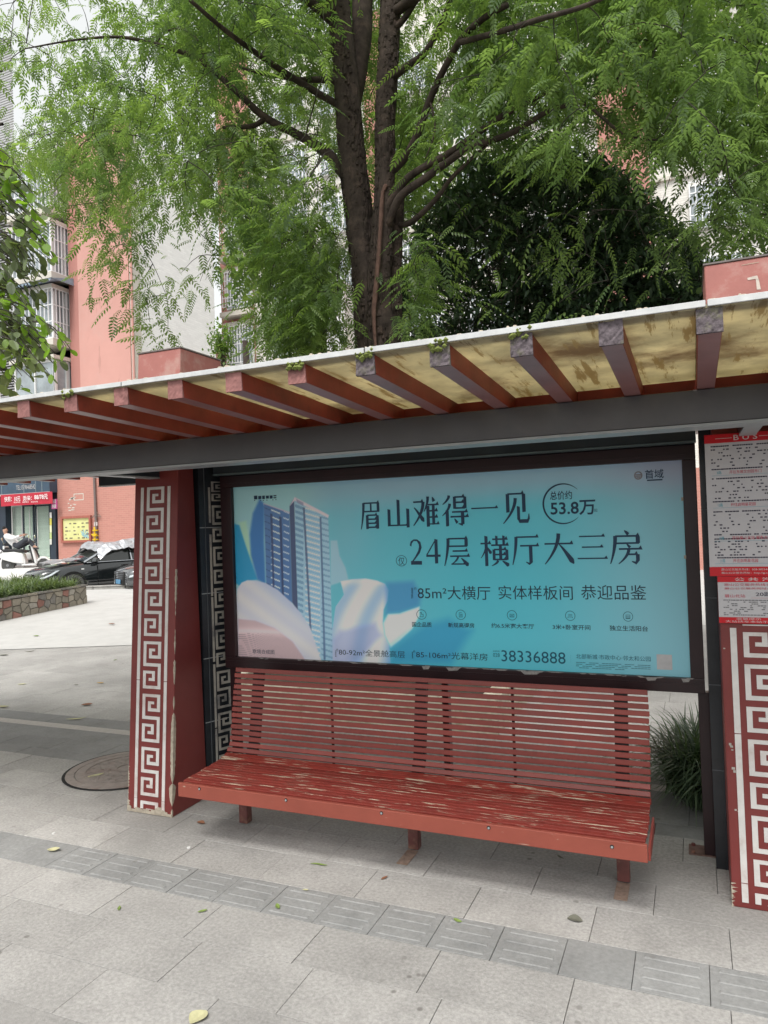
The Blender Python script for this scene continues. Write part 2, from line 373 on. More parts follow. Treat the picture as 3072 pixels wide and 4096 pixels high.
mb = MB(); mb.disc((.17,-.10,.0052), .03, (0,0,1), .002, 12); obj('lifting_hole', mb, M_black, mh)

# ================================================================ bus shelter
sh = thing('bus_shelter', 'red bus shelter with white key patterns on its pillars and a slatted canopy', 'bus shelter')
YB = lambda z: 4.09+.072*z
def pillar(x0, x1, name='pillar'):
    mb = MB(); z1 = 2.62; f0, f1 = YB(0), YB(z1); b0, b1 = 4.495, 4.435
    mb.hexa([(x0,f0,0),(x1,f0,0),(x1,b0,0),(x0,b0,0),(x0,f1,z1),(x1,f1,z1),(x1,b1,z1),(x0,b1,z1)])
    p = obj(name, mb, M_red, sh, bevel=.006)
    mb = MB(); z2 = 3.355; f2 = YB(z2)
    mb.hexa([(x0,f1,z1+.002),(x1,f1,z1+.002),(x1,4.83,z1+.002),(x0,4.83,z1+.002),(x0,f2,z2),(x1,f2,z2),(x1,4.83,z2),(x0,4.83,z2)])
    obj('pillar_cap', mb, M_redcap, p, bevel=.008)
    mb = MB(); mb.box(x0-.006, x1+.006, f2-.006, 4.836, z2+.001, z2+.010); obj('cap_flashing', mb, M_capline, p)
    return p
M_redcap = mat('red_cap_paint', (.34, .135, .12), .7, .12, 5, .2, 60, stain=(.42,.36,.32), stain_amt=.35, stain_scale=5)
M_capline = mat('grey_flashing', (.16, .14, .14), .8)
PL = pillar(-3.829, -3.433); PR = pillar(.108, .545)
def mark_on_cap(px_list, parent, name):
    mb = MB()
    for (x0, y0, x1, y1, x2, y2, x3, y3) in px_list:
        q = [onY(x, y, 4.305) for x, y in ((x0,y0),(x1,y1),(x2,y2),(x3,y3))]
        mb.add([(p[0], YB(p[2])-.0025, p[2]) for p in q], [(0,1,2,3)])
    obj(name, mb, M_plaster if name != 'bare_patch' else mat('bare_patch_plaster', (.50,.44,.40), .9, .2, 30), parent)
mark_on_cap([(2990,1108,2992,1117,3022,1112,3018,1100),(3018,1100,3022,1113,3037,1118,3030,1098),(3024,1112,3036,1112,3044,1155,3028,1156)], PR, 'bare_patch')
mark_on_cap([(2966,1055,2967,1057,3037,1044,3036,1042)], PR, 'scratch')
# the S-shaped key motif as rectangles (x0,x1,y0,y1), x of 283, y of 757 downwards
KEY = [(90,186,115,157),(90,135,115,272),(90,283,222,272),(236,283,0,272),(0,283,0,45),(0,45,0,400),(0,283,350,400),(238,283,350,757),(0,283,710,757),(0,45,474,757),(0,190,474,516),(146,190,474,632),(92,190,586,632)]
def clean(rects):      # merge into non-overlapping cells so that no two faces share a plane
    xs = sorted({v for r in rects for v in r[:2]}); ys = sorted({v for r in rects for v in r[2:]}); out = []
    for j in range(len(ys)-1):
        run = None
        for i in range(len(xs)-1):
            cx, cy = (xs[i]+xs[i+1])/2, (ys[j]+ys[j+1])/2
            ins = any(r[0] < cx < r[1] and r[2] < cy < r[3] for r in rects)
            if ins:
                if run: run[1] = xs[i+1]
                else: run = [xs[i], xs[i+1], ys[j], ys[j+1]]
            if (not ins or i == len(xs)-2) and run: out.append(tuple(run)); run = None
    return out
KEYC = clean(KEY)
def key_unit(parent, x0, w, ztop, h, m, place, zlo=.02, flip=False, t=.0035, zhi=9):
    mb = MB()
    for (a, b, c, d) in KEYC:
        if flip: c, d = 757-d, 757-c
        X0, X1 = x0+a/283*w, x0+b/283*w; Z1, Z0 = ztop-c/757*h, ztop-d/757*h
        if Z1 <= zlo: continue
        Z0 = max(Z0, zlo); Z1 = min(Z1, zhi)
        if Z1 <= Z0: continue
        mb.hexa([place(X0,-t,Z0), place(X1,-t,Z0), place(X1,.002,Z0), place(X0,.002,Z0), place(X0,-t,Z1), place(X1,-t,Z1), place(X1,.002,Z1), place(X0,.002,Z1)])
    if mb.v: obj('key_motif', mb, m, parent)
def stripe(parent, x0, x1, zs, m, place, t=.0035):
    for z0, z1 in zs:
        mb = MB(); mb.hexa([place(x0,-t,z0), place(x1,-t,z0), place(x1,.002,z0), place(x0,.002,z0), place(x0,-t,z1), place(x1,-t,z1), place(x1,.002,z1), place(x0,.002,z1)])
        obj('border_stripe', mb, m, parent)
place_front = lambda x, dy, z: (x, YB(z)+dy, z)
for k in range(7):
    key_unit(PL, -3.712, .158, 2.335-.3745*k, .336, M_white, place_front, zlo=.035)
segs = [(.03,.10),(.103,.93),(.935,1.66),(1.665,2.335)]
stripe(PL, -3.769, -3.743, segs, M_white, place_front); stripe(PL, -3.523, -3.497, segs, M_white, place_front)
for k in range(4):
    key_unit(PR, .214, .168, 1.216-.378*k, .342, M_white, place_front, zlo=.03)
key_unit(PR, .214, .168, 1.594, .342, M_white, place_front, zhi=1.42)
segs = [(.03,.12),(.125,.86),(.865,1.40)]
stripe(PR, .154, .184, segs, M_white, place_front); stripe(PR, .442, .472, segs, M_white, place_front)
# paint broken away down the corner and round the foot
def broken_edge(parent, x, seed, z1=1.5, amp=.02, side=1):
    rr = random.Random(seed); mb = MB(); z = .0; n = 90; prof = []
    w = .02
    for i in range(n):
        z = z1*i/n; base = amp*(1.3 if z < .2 else .55 if z < .75 else .28)
        w = max(0, min(2.2*base, w+rr.uniform(-.012, .012)*(.7+.5*(z < .3)))); 
        if rr.random() < .05: w = 0
        prof.append((z, w))
    for i in range(n-1):
        (za, wa), (zb, wb) = prof[i], prof[i+1]
        if wa < .002 and wb < .002: continue
        t = .0012
        # front face flake and side face flake
        mb.add([(x+side*t, YB(za)-t, za), (x+side*t, YB(zb)-t, zb), (x-side*wb*.8, YB(zb)-t, zb), (x-side*wa*.8, YB(za)-t, za)], [(0,1,2,3) if side < 0 else (3,2,1,0)])
        mb.add([(x+side*t, YB(za)-t, za), (x+side*t, YB(zb)-t, zb), (x+side*t, YB(zb)+wb, zb), (x+side*t, YB(za)+wa, za)], [(3,2,1,0) if side < 0 else (0,1,2,3)])
    obj('broken_plaster_edge', mb, M_plaster, parent, kind='stuff')
broken_edge(PL, -3.433, 3, 1.75, .022); broken_edge(PL, -3.829, 5, .32, .012, -1); broken_edge(PR, .108, 9, .12, .03, -1)
mb = MB(); rr = random.Random(2)
for i in range(22):
    x = -3.829+.396*i/22; h = .022+rr.random()*.02*(1+(i > 11)); mb.box(x, x+.0178, YB(0)-.0045, YB(0)-.0005, .004, h)
obj('bare_foot_band', mb, M_plaster, PL, kind='stuff')
for (x, z, w, h) in ((.133,.68,.016,.012),(.14,.665,.012,.012),(.155,.655,.01,.008),(.138,.475,.010,.008),(.152,.47,.012,.006),(.158,.43,.014,.006),(.125,.80,.012,.012),(.13,.79,.014,.01),(.135,.775,.01,.006),(.118,1.29,.01,.006)):
    mb = MB(); mb.box(x, x+w, YB(z)-.002, YB(z)+.001, z, z+h); obj('paint_chip', mb, M_cream, PR)
# black tiled back pillars, their patterned face turned 22 degrees
DX, DY = .375, .927
def face_pl(A, sgn):
    nx, ny = (DY, -DX*1.0)
    return lambda s, dy, z: (A[0]+sgn*(DX*s) - sgn*nx*dy, A[1]+DY*s - ny*dy, z)
for (ax0, sgn, xfar) in ((-3.4325, 1, -3.829), (.1085, -1, .545)):
    A = (ax0, 4.497); B = (A[0]+sgn*DX*.30, A[1]+DY*.30)
    poly = [(xfar, 4.497), A, B, (xfar, B[1])] if sgn > 0 else [(.045, 4.497), (xfar, 4.497), (xfar, 4.80), (.045, 4.80)]
    mb = MB(); mb.prism(poly, 0, 2.6); bp = obj('black_pillar', mb, M_blacktile, sh)
    pf = face_pl(A, sgn)
    for z in (.55, 1.03, 1.52, 2.02):
        if sgn < 0:
            obj('tile_joint', MB().box(.0435, .107, 4.4955, 4.4975, z, z+.005), mat('grey_joint', (.09,.1,.11), .5), bp); continue
        mb = MB(); mb.hexa([pf(0,-.002,z),pf(.298,-.002,z),pf(.298,.001,z),pf(0,.001,z),pf(0,-.002,z+.006),pf(.298,-.002,z+.006),pf(.298,.001,z+.006),pf(0,.001,z+.006)]); obj('tile_joint', mb, M_trim if sgn > 0 else M_blacktile, bp)
    if sgn > 0:
        mb = MB(); mb.hexa([pf(.044,-.002,0),pf(.050,-.002,0),pf(.050,.001,0),pf(.044,.001,0),pf(.044,-.002,2.5),pf(.050,-.002,2.5),pf(.050,.001,2.5),pf(.044,.001,2.5)]); obj('tile_joint', mb, mat('grey_joint', (.09,.1,.11), .5), bp)
        stripe(bp, .080, .097, [(.04,.49),(.5,.98),(1.0,1.49),(1.5,1.97),(2.06,2.33)], M_cream, pf)
        for k in range(7): key_unit(bp, .108, .119, 2.192-.318*k, .283, M_cream, pf, zlo=.04)
        key_unit(bp, .108, .119, 2.375, .15, M_cream, pf)
# beam, brackets, purlin, fascia
XL, XR = -9.5, 2.6
mb = MB(); mb.box(XL, XR, 3.45, 3.60, 2.394, 2.5425); obj('front_beam', mb, M_beam, sh, bevel=.003)
mb = MB(); mb.box(XL, XR, 3.444, 3.606, 2.380, 2.3925); obj('beam_trim', mb, M_trim, sh)
mb = MB(); mb.box(XL, XR, 3.625, 3.66, 2.50, 2.617); obj('purlin', mb, M_purlin, sh)
mb = MB(); mb.box(XL, XR, 4.74, 4.78, 2.535, 2.573); obj('purlin', mb, M_purlin, sh)
for x0, x1 in ((-3.69,-3.60),(.235,.308)):
    mb = MB(); mb.box(x0, x1, 3.607, 4.262, 2.405, 2.49); b = obj('bracket_arm', mb, M_fascia, sh)
    mb = MB(); mb.box(x0-.002, x1+.002, 3.607, 4.262, 2.394, 2.4035); obj('bracket_trim', mb, M_trim, b)
mb = MB(); mb.box(-3.33, .032, 4.545, 4.60, 2.425, 2.60); fa = obj('fascia_panel', mb, M_fascia, sh)
mb = MB(); mb.box(-3.33, .032, 4.538, 4.60, 2.413, 2.4235); obj('fascia_trim', mb, mat('teal_trim', (.10,.14,.15), .35), fa)
mb = MB(); mb.box(-3.31, .026, 4.605, 4.76, 2.41, 2.60); obj('gap_filler', mb, M_dark, sh)  # dark filler box added so no bright sky shows through the gap
LF0 = onY(395, 1925, 4.62); LFZ = float(onY(470, 1938, 4.62)[2])
mb = MB(); mb.box(LF0[0], -3.86, 4.62, 4.68, LFZ, 2.60); fa = obj('fascia_panel', mb, M_fascia, sh)
mb = MB(); mb.box(LF0[0], -3.86, 4.613, 4.68, LFZ-.010, LFZ-.001); obj('fascia_trim', mb, M_trim, fa)
# rafters
SLP = -.036
def zb(Y): return 2.58+SLP*(Y-2.54)
for i in range(-19, 14):
    x = 2.54*(-1.175+.1189*i)
    if x > XR-.1 or x < XL: continue
    w = .073; y0, y1 = 2.54+.0, 4.90
    mb = MB(); r0, r1 = zb(y0), zb(y1)
    mb.hexa([(x,y0,r0),(x+w,y0,r0),(x+w,y1,r1),(x,y1,r1),(x,y0,r0+.073),(x+w,y0,r0+.073),(x+w,y1,r1+.073),(x,y1,r1+.073)])
    rf = obj('rafter', mb, M_redwood, sh, bevel=.002)
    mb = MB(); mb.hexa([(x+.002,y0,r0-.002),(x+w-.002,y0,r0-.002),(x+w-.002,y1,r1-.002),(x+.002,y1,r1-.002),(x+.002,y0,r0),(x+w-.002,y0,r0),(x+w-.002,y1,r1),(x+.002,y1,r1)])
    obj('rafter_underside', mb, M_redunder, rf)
    grey = i >= 6
    rr = random.Random(i); mb = MB(); e = .003
    n = 7; vs = []
    for a in range(n+1):
        for b in range(n+1):
            vs.append((x-e+(w+2*e)*a/n, y0-.006-rr.random()*.004*(1.4 if grey else .6), r0-.004+(.082)*b/n))
    fs = [(a*(n+1)+b, (a+1)*(n+1)+b, (a+1)*(n+1)+b+1, a*(n+1)+b+1) for a in range(n) for b in range(n)]
    base = len(vs); vs += [(x-e,y0+.004,r0-.004),(x+w+e,y0+.004,r0-.004),(x+w+e,y0+.004,r0+.078),(x-e,y0+.004,r0+.078)]
    for a in range(n):
        fs.append((a*(n+1), base, (a+1)*(n+1))); fs.append((a*(n+1)+n, (a+1)*(n+1)+n, base+2))
        fs.append((a, a+1, base+3)); fs.append((n*(n+1)+a, base+1, n*(n+1)+a+1))
    fs += [(0,base,base+1,n*(n+1)), ]
    mb.add(vs, [f for f in fs if len(set(f)) == len(f)]); obj('rafter_end', mb, M_endgrey if grey else M_endpink, rf, label='mossy grey weathered rafter end' if grey else None)
    if i in (5, 6, 7, 8, -2, 1):
        mb = MB()
        for k in range(14):
            p = Vector((x+rr.random()*w, y0-.012-rr.random()*.01, r0+.055+rr.random()*.035)); s = .006+rr.random()*.010
            mb.add([p+Vector((s,0,0)),p+Vector((0,-s,0)),p+Vector((-s,0,0)),p+Vector((0,s,0)),p+Vector((0,0,s)),p-Vector((0,0,s))], [(0,4,1),(1,4,2),(2,4,3),(3,4,0),(1,5,0),(2,5,1),(3,5,2),(0,5,3)])
        obj('moss', mb, mat('moss', (.16,.19,.05), .95, .4, 60), rf, kind='stuff')
    # roof panels between rafters, seams over the rafters
    mb = MB(); xa, xb = x+.002, x+2.54*.1189-.002; t0, t1 = zb(2.53)+.075, zb(5.0)+.075
    mb.hexa([(xa,2.53,t0),(xb,2.53,t0),(xb,5.0,t1),(xa,5.0,t1),(xa,2.53,t0+.012),(xb,2.53,t0+.012),(xb,5.0,t1+.012),(xa,5.0,t1+.012)])
    obj('roof_panel', mb, M_panel, sh)
mb = MB(); zt = zb(2.54)+.0755
x = XL
while x < XR:
    mb = MB(); mb.box(x, x+1.19, 2.518, 2.5285, zt+.003, zt+.0235); mb.box(x, x+1.19, 2.5285, 2.60, zt+.0135, zt+.0235); obj('edge_trim', mb, M_strip, sh, bevel=.001); x += 1.196
mb = MB(); rr = random.Random(8)
for k in range(46):    # debris and lumps of old mortar on the roof edge
    x = rr.uniform(-1.6, .4) if k % 2 else rr.uniform(-4, .4); s = rr.uniform(.008, .03); h = rr.uniform(.002, .007); z = zt+.0245
    mb.hexa([(x,2.52,z),(x+s,2.522,z),(x+s*.9,2.545,z),(x,2.545,z),(x+s*.2,2.525,z+h),(x+s*.7,2.526,z+h),(x+s*.7,2.54,z+h),(x+s*.2,2.54,z+h)])
obj('roof_debris', mb, M_plaster, sh, kind='stuff')

# ================================================================ bench
bn = thing('bench', 'long red slatted bench with worn seat under the advertising box', 'bench')
BX0, BX1 = -3.065, -.272
prof = [(3.748,.407),(4.165,.423),(4.245,.452),(4.288,.525),(4.33,.78),(4.376,1.010)]
sl = [0]
for a, b in zip(prof, prof[1:]): sl.append(sl[-1]+math.hypot(b[0]-a[0], b[1]-a[1]))
def P(s):
    for i in range(len(sl)-1):
        if s <= sl[i+1] or i == len(sl)-2:
            t = (s-sl[i])/(sl[i+1]-sl[i]); a, b = prof[i], prof[i+1]; dx, dz = (b[0]-a[0])/(sl[i+1]-sl[i]), (b[1]-a[1])/(sl[i+1]-sl[i])
            return a[0]+dx*(s-sl[i]), a[1]+dz*(s-sl[i]), dx, dz
tot = sl[-1]; pitch = .0392; s = tot-.014; k = 0
while s > .02:
    y, z, dx, dz = P(s); seat = s < sl[2]-.01; hw = .0165 if seat else .0138
    if not seat: hw = .0146
    th = .018; nx, nz = -dz, dx        # normal toward the sitter / upward
    if nz < 0 and dx > 0: nx, nz = -nx, -nz
    if dz > .5: nx, nz = -abs(nx), abs(nz)
    x0 = BX0+random.uniform(-.004, .004); x1 = BX1+random.uniform(-.004, .004)
    pts = []
    for X in (x0, x1):
        pts.append([(X, y-dx*hw-nx*th, z-dz*hw-nz*th), (X, y+dx*hw-nx*th, z+dz*hw-nz*th), (X, y+dx*hw, z+dz*hw), (X, y-dx*hw, z-dz*hw)])
    a, b = pts
    mb = MB(); mb.hexa([a[0], b[0], b[1], a[1], a[3], b[3], b[2], a[2]])
    obj('seat_slat' if seat else 'back_slat', mb, M_slatworn if seat else M_slat, bn, bevel=.003)
    s -= pitch if not seat else .0365; k += 1
mb = MB(); mb.box(BX0-.004, BX1+.008, 3.722, 3.744, .322, .409); fb = obj('front_board', mb, M_front, bn, bevel=.004)
for (px, py) in ((798,3155),(1144,3200),(1526,3252),(1955,3311),(2448,3387)):
    p = onY(px, py, 3.722); mb = MB(); mb.disc((p[0], 3.7215, p[2]), .010, (0,-1,0), .0008, 12); w = obj('bolt_hole', mb, M_black, fb)
    mb = MB(); mb.disc((p[0], 3.7205, p[2]-.001), .006, (0,-1,0), .003, 8); obj('bolt', mb, M_trim, fb)
mb = MB(); mb.box(BX1+.009, BX1+.020, 3.745, 4.14, .325, .385); obj('side_rail', mb, M_slat, bn)
mb = MB(); mb.box(BX0-.016, BX0-.006, 3.745, 4.14, .325, .385); obj('side_rail', mb, M_slat, bn)
for lx in (-2.885, -1.652, -.425):
    sup = MB(); w = .037
    for i in range(len(prof)-1):
        (ya, za), (yb, zb_) = prof[i], prof[i+1]; d = math.hypot(yb-ya, zb_-za); nx, nz = -(zb_-za)/d, (yb-ya)/d
        if zb_-za > .05: nx, nz = -abs(nx), abs(nz)
        t0, t1 = .0195, .06
        sup.hexa([(lx-w,ya-nx*t1,za-nz*t1),(lx+w,ya-nx*t1,za-nz*t1),(lx+w,yb-nx*t1,zb_-nz*t1),(lx-w,yb-nx*t1,zb_-nz*t1),
                  (lx-w,ya-nx*t0,za-nz*t0),(lx+w,ya-nx*t0,za-nz*t0),(lx+w,yb-nx*t0,zb_-nz*t0),(lx-w,yb-nx*t0,zb_-nz*t0)])
    obj('support_bracket', sup, M_dark, bn)
    mb = MB(); mb.box(lx-.033, lx+.033, 4.155, 4.215, .007, .37); obj('leg', mb, M_steel, bn, bevel=.004, label='chipped leg with a rusty white foot' if lx > -1 else None)
    if lx > -2:
        mb = MB(); mb.box(lx-.034, lx+.034, 3.965, 4.153, .0012, .0045); obj('foot_plate', mb, mat('rusty_pale_plate', (.33,.24,.19), .8, .3, 30, .2, 60, stain=(.30,.17,.10), stain_amt=.6, stain_scale=14), bn)
mb = MB(); mb.tube([(BX0+.1, 4.15, .345), (BX1-.1, 4.15, .345)], .016, 8); obj('cross_tube', mb, M_dark, bn)

# ================================================================ advertising light box
lb = thing('light_box', 'large dark-framed advertising light box with a turquoise property poster above the bench', 'advertising box')
IX0, IX1, IZ0, IZ1 = -3.213, -.049, 1.040, 2.321
FX0, FX1, FZ0, FZ1 = -3.312, .026, .955, 2.408
FY0, FY1 = 4.60, 4.76
MT = M_panel.node_tree; _t = MT.nodes.new('ShaderNodeBsdfTranslucent'); _m = MT.nodes.new('ShaderNodeMixShader'); _m.inputs[0].default_value = .55
_src = MT.nodes['Principled BSDF'].inputs['Base Color'].links[0].from_socket; MT.links.new(_src, _t.inputs['Color']); MT.links.new(MT.nodes['Principled BSDF'].outputs[0], _m.inputs[1]); MT.links.new(_t.outputs[0], _m.inputs[2]); MT.links.new(_m.outputs[0], MT.nodes['Material Output'].inputs['Surface'])
for nm, a in {'top_rail': (FX0,FX1,IZ1,FZ1), 'bottom_rail': (FX0,FX1,FZ0,IZ0), 'left_stile': (FX0,IX0,IZ0+.0005,IZ1-.0005), 'right_stile': (IX1,FX1,IZ0+.0005,IZ1-.0005)}.items():
    mb = MB(); mb.box(a[0], a[1], FY0, FY1, a[2], a[3]); obj(nm, mb, M_frame, lb, bevel=.004)
for z in (IZ1+.03, IZ0-.035):
    mb = MB(); mb.box(FX0+.01, FX1-.01, FY0-.003, FY0+.002, z, z+.006); obj('rail_bead', mb, M_frame, lb)
mb = MB(); mb.box(IX0-.01, IX1+.01, 4.70, 4.74, IZ0-.01, IZ1+.01); obj('back_panel', mb, M_frame, lb)
for nm, x0, x1, zt in (('post', -.014, .046, .954), ('post', -3.30, -3.24, .954), ('post', -1.60, -1.555, .954)):
    mb = MB(); mb.box(x0, x1, 4.64, 4.70, .008, zt); p = obj(nm, mb, M_frame, lb, bevel=.003)
    mb = MB(); mb.box(x0-.085, x1+.01, 4.63, 4.77, .001, .006); bpz = obj('base_plate', mb, mat('worn_base_plate', (.17,.105,.09), .7, .3, 30), lb)
    for yy in (4.65, 4.75):
        mb = MB(); mb.disc((x0-.06, yy, .0075), .012, (0,0,1), .012, 8); obj('anchor_bolt', mb, M_steel, bpz)
for px, py in ((1330,2900),(2054,2900)):
    p = onY(px, py, 4.72); mb = MB(); mb.tube([(p[0],4.72,.0),(p[0],4.72,.954)], .010, 8); obj('tie_rod', mb, M_dark, lb)
mb = MB(); rr = random.Random(4)
for k in range(30):     # torn poster edge along the bottom rail
    x = rr.uniform(IX0+.05, IX1-.02); w = rr.uniform(.03, .12); h = rr.uniform(.002, .006)
    mb.add([(x,4.5985,IZ0+.003),(x+w,4.5985,IZ0+.003),(x+w*.8,4.5985,IZ0-h),(x+w*.3,4.5985,IZ0-h*1.4)], [(0,3,2,1)])
for x, w in ((-1.72,.06),(-1.55,.10),(-1.05,.13),(-.30,.07),(-.10,.05)):
    mb.add([(x,4.598,IZ0-.002),(x+w,4.598,IZ0-.002),(x+w*.8,4.598,IZ0-.02),(x+w*.2,4.598,IZ0-.024)], [(0,3,2,1)])
obj('torn_edge', mb, mat('torn_paper', (.30,.29,.28), .8, .3, 60), lb, kind='stuff')
for (x, z) in ((-.052,2.08),(-.050,1.74)):
    mb = MB(); mb.box(x-.008, x+.004, 4.596, 4.6, z, z+.02); obj('old_sticker', mb, M_plaster, lb)

# ---- the poster: a fine grid coloured in the print's own design
PY = 4.632
def to_px(X, Y, Z):
    q = np.stack([X, np.full_like(X, Y), Z], -1)-CAM; d = q@AF
    return PW/2+FPX*(q@AR)/d, PH/2-FPX*(q@AU)/d
NX, NZ = 620, 250
gx = np.linspace(IX0, IX1, NX); gz = np.linspace(IZ0, IZ1, NZ); GX, GZ = np.meshgrid(gx, gz)
px, py = to_px(GX, PY, GZ); A_ = (px-900)*1.659; B_ = (py-1800)*1.659
def sdf(poly, x, y):     # signed distance, negative inside
    poly = np.array(poly, float); d = np.full(x.shape, 1e18); ins = np.zeros(x.shape, bool); n = len(poly)
    for i in range(n):
        a, b = poly[i], poly[(i+1) % n]; e = b-a; t = np.clip(((x-a[0])*e[0]+(y-a[1])*e[1])/(e@e), 0, 1)
        d = np.minimum(d, (x-a[0]-t*e[0])**2+(y-a[1]-t*e[1])**2)
        c = ((a[1] <= y) & (y < b[1])) | ((b[1] <= y) & (y < a[1]))
        with np.errstate(all='ignore'): xi = a[0]+(y-a[1])*e[0]/(e[1] if e[1] else 1e-9)
        ins ^= c & (x < xi)
    d = np.sqrt(d); return np.where(ins, -d, d)
art = np.zeros(px.shape+(3,))
sm = lambda e0, e1, v: np.clip((v-e0)/(e1-e0), 0, 1)**2*(3-2*np.clip((v-e0)/(e1-e0), 0, 1))
def blend(c, w):
    global art
    c = np.asarray(c, float); art = art*(1-w[..., None])+c*w[..., None]
def shape(poly, c, soft=6, op=1.0): 
    w = 1-sm(-soft, soft, sdf(poly, A_, B_)); blend(c, w*op)
art[:] = (74, 150, 164)
blend((52, 148, 164), np.exp(-((px-1950)/330)**2-((py-2350)/520)**2)*.8)
blend((104, 150, 162), sm(2150, 2720, px)*.9)
blend((126, 150, 168), (1-sm(1860, 2010, py+(px-2700)*.07))*.8)
blend((124, 130, 150), np.exp(-((px-2700)/240)**2-((py-1850)/120)**2)*.8)
blend((120, 162, 168), 1-sm(430, 760, A_))
blend((98, 150, 165), np.exp(-((A_-800)/170)**2-((B_-540)/330)**2)*.6)
shape([(95,480),(140,470),(190,740),(170,760),(120,640)], (142,176,150), 14, .8)
shape([(62,490),(95,500),(140,640),(215,860),(150,870),(95,900),(68,880)], (28,120,158), 8)
shape([(230,325),(262,360),(258,600),(270,890),(215,860),(172,700),(165,560),(185,420)], (38,92,148), 12, .95)
shape([(700,600),(745,600),(760,700),(800,780),(820,860),(760,880),(700,900)], (150,165,180), 8, .6)
# towers
def floors(a0, a1, slope, period, ph, c, th=.3, poly=None, op=.9):
    v = (B_-slope*(A_-a0)-ph)/period; w = ((v-np.floor(v)) < th)*1.0*(A_ > a0)*(A_ < a1)
    if poly is not None: w = w*(sdf(poly, A_, B_) < 0)
    blend(c, w*op)
T1 = [(258,358),(428,420),(446,1015),(360,960),(275,895)]
T2 = [(458,318),(684,440),(720,1400),(612,1390),(560,1170),(484,1060)]
TC = [(428,372),(458,318),(486,1075),(446,1012)]
shape([(255,352),(430,412),(430,428),(258,372)], (160,150,165), 3)
shape(T1, (62,96,140), 3); shape(TC, (52,66,96), 3); shape(T2, (128,160,182), 3)
floors(262, 300, .42, 45, 380, (40,66,104), .12, T1); floors(305, 365, .42, 45, 392, (176,186,204), .2, T1); floors(388, 425, .42, 45, 400, (158,172,196), .2, T1)
shape([(300,420),(314,425),(330,960),(318,950)], (34,48,80), 2, .8); shape([(360,440),(376,446),(392,985),(378,975)], (34,48,80), 2, .8)
floors(466, 520, .36, 38, 360, (88,124,152), .5, T2); floors(532, 630, .30, 36, 380, (196,202,214), .22, T2); floors(532, 630, .30, 36, 396, (104,146,172), .25, T2); floors(640, 715, .30, 38, 400, (96,132,156), .35, T2)
shape([(516,380),(530,384),(575,1200),(560,1180)], (52,70,100), 2, .8); shape([(628,440),(640,444),(668,1392),(655,1390)], (60,84,116), 2, .8)
shape([(430,372),(462,312),(690,432),(684,450),(462,335)], (178,170,184), 3); shape([(470,322),(520,350),(520,372),(480,350)], (96,104,130), 3, .6)
# petals
PT = [(80,925),(110,880),(150,864),(210,868),(270,884),(350,930),(440,1012),(500,1080),(560,1170),(600,1280),(640,1400),(60,1400)]
shape(PT, (166,168,184), 5)
w = (1-sm(-6, 6, sdf(PT, A_, B_))); f = np.sin((B_*1.0-A_*.75)/23)*.5+.5; blend((192,188,198), w*f*.35); blend((138,152,178), w*np.exp(-((B_-A_*.9-620)/90)**2)*.6)
PT2 = [(85,1118),(200,1130),(330,1180),(450,1270),(540,1400),(85,1400)]
w = (1-sm(-10, 6, sdf(PT2, A_, B_))); blend((160,136,138), w*.85); blend((200,182,184), w*np.exp(-((B_-1200-.00012*(A_-60)**2)/26)**2)*.6)
v = (B_-.0011*(A_-80)**2)/13; blend((104,92,98), w*((v-np.floor(v)) < .22)*(B_ > 1215)*np.exp(-A_/260)*.9)
PR_ = [(768,872),(840,858),(930,853),(1010,868),(1062,890),(1086,930),(1078,1000),(1052,1060),(1046,1150),(1058,1230),(1090,1300),(1098,1415),(716,1415),(712,1200),(735,1040),(790,960)]
shape(PR_, (164,172,194), 5)
w = (1-sm(-5, 5, sdf(PR_, A_, B_))); f = np.sin((A_+B_*.42)/34+np.sin(B_/140)); blend((196,196,208), w*np.clip(f, 0, 1)*.6); blend((110,146,184), w*np.clip(-f, 0, 1)*.65)
blend((196,190,196), w*np.exp(-((B_-870)/26)**2)*.5)
shape([(715,1260),(760,1200),(1000,1150),(1040,1230),(860,1420),(715,1420)], (104,118,150), 30, .5)
SW = [(1082,1090),(1160,1085),(1290,1040),(1290,1100),(1240,1190),(1160,1265),(1100,1310),(1060,1230),(1050,1150)]
shape([(1070,880),(1250,870),(1300,960),(1290,1040),(1160,1080),(1065,1090)], (48,112,156), 26, .8)
shape(SW, (186,200,206), 10, .9)
shape([(1100,1315),(1200,1240),(1320,1160),(1480,1120),(1640,1200),(1500,1420),(1098,1420)], (26,116,154), 45, .75)
refl = lin(np.clip(art, 0, 255)); POSTER_K = 2.05
refl = np.clip(refl*POSTER_K, 0, .9)
me = bpy.data.meshes.new('poster'); nv = NX*NZ
co = np.stack([GX, np.full_like(GX, PY), GZ], -1).reshape(-1, 3).astype('f')
ii, jj = np.meshgrid(np.arange(NZ-1), np.arange(NX-1), indexing='ij'); q = (ii*NX+jj).ravel()
faces = np.stack([q, q+1, q+NX+1, q+NX], -1).astype('i')
def np_mesh(name, co, faces):
    me = bpy.data.meshes.new(name); me.vertices.add(len(co)); me.vertices.foreach_set('co', np.ascontiguousarray(co, 'f').ravel())
    k = faces.shape[1]; me.loops.add(faces.size); me.loops.foreach_set('vertex_index', np.ascontiguousarray(faces, 'i').ravel())
    me.polygons.add(len(faces)); me.polygons.foreach_set('loop_start', np.arange(0, faces.size, k, dtype='i')); me.update(calc_edges=True); return me
me = np_mesh('poster', co, faces)
ca = me.color_attributes.new('print', 'FLOAT_COLOR', 'POINT'); ca.data.foreach_set('color', np.concatenate([refl.reshape(-1, 3), np.ones((nv, 1))], 1).astype('f').ravel())
MP = bpy.data.materials.new('poster_print'); MP.use_nodes = True; bs = MP.node_tree.nodes['Principled BSDF']
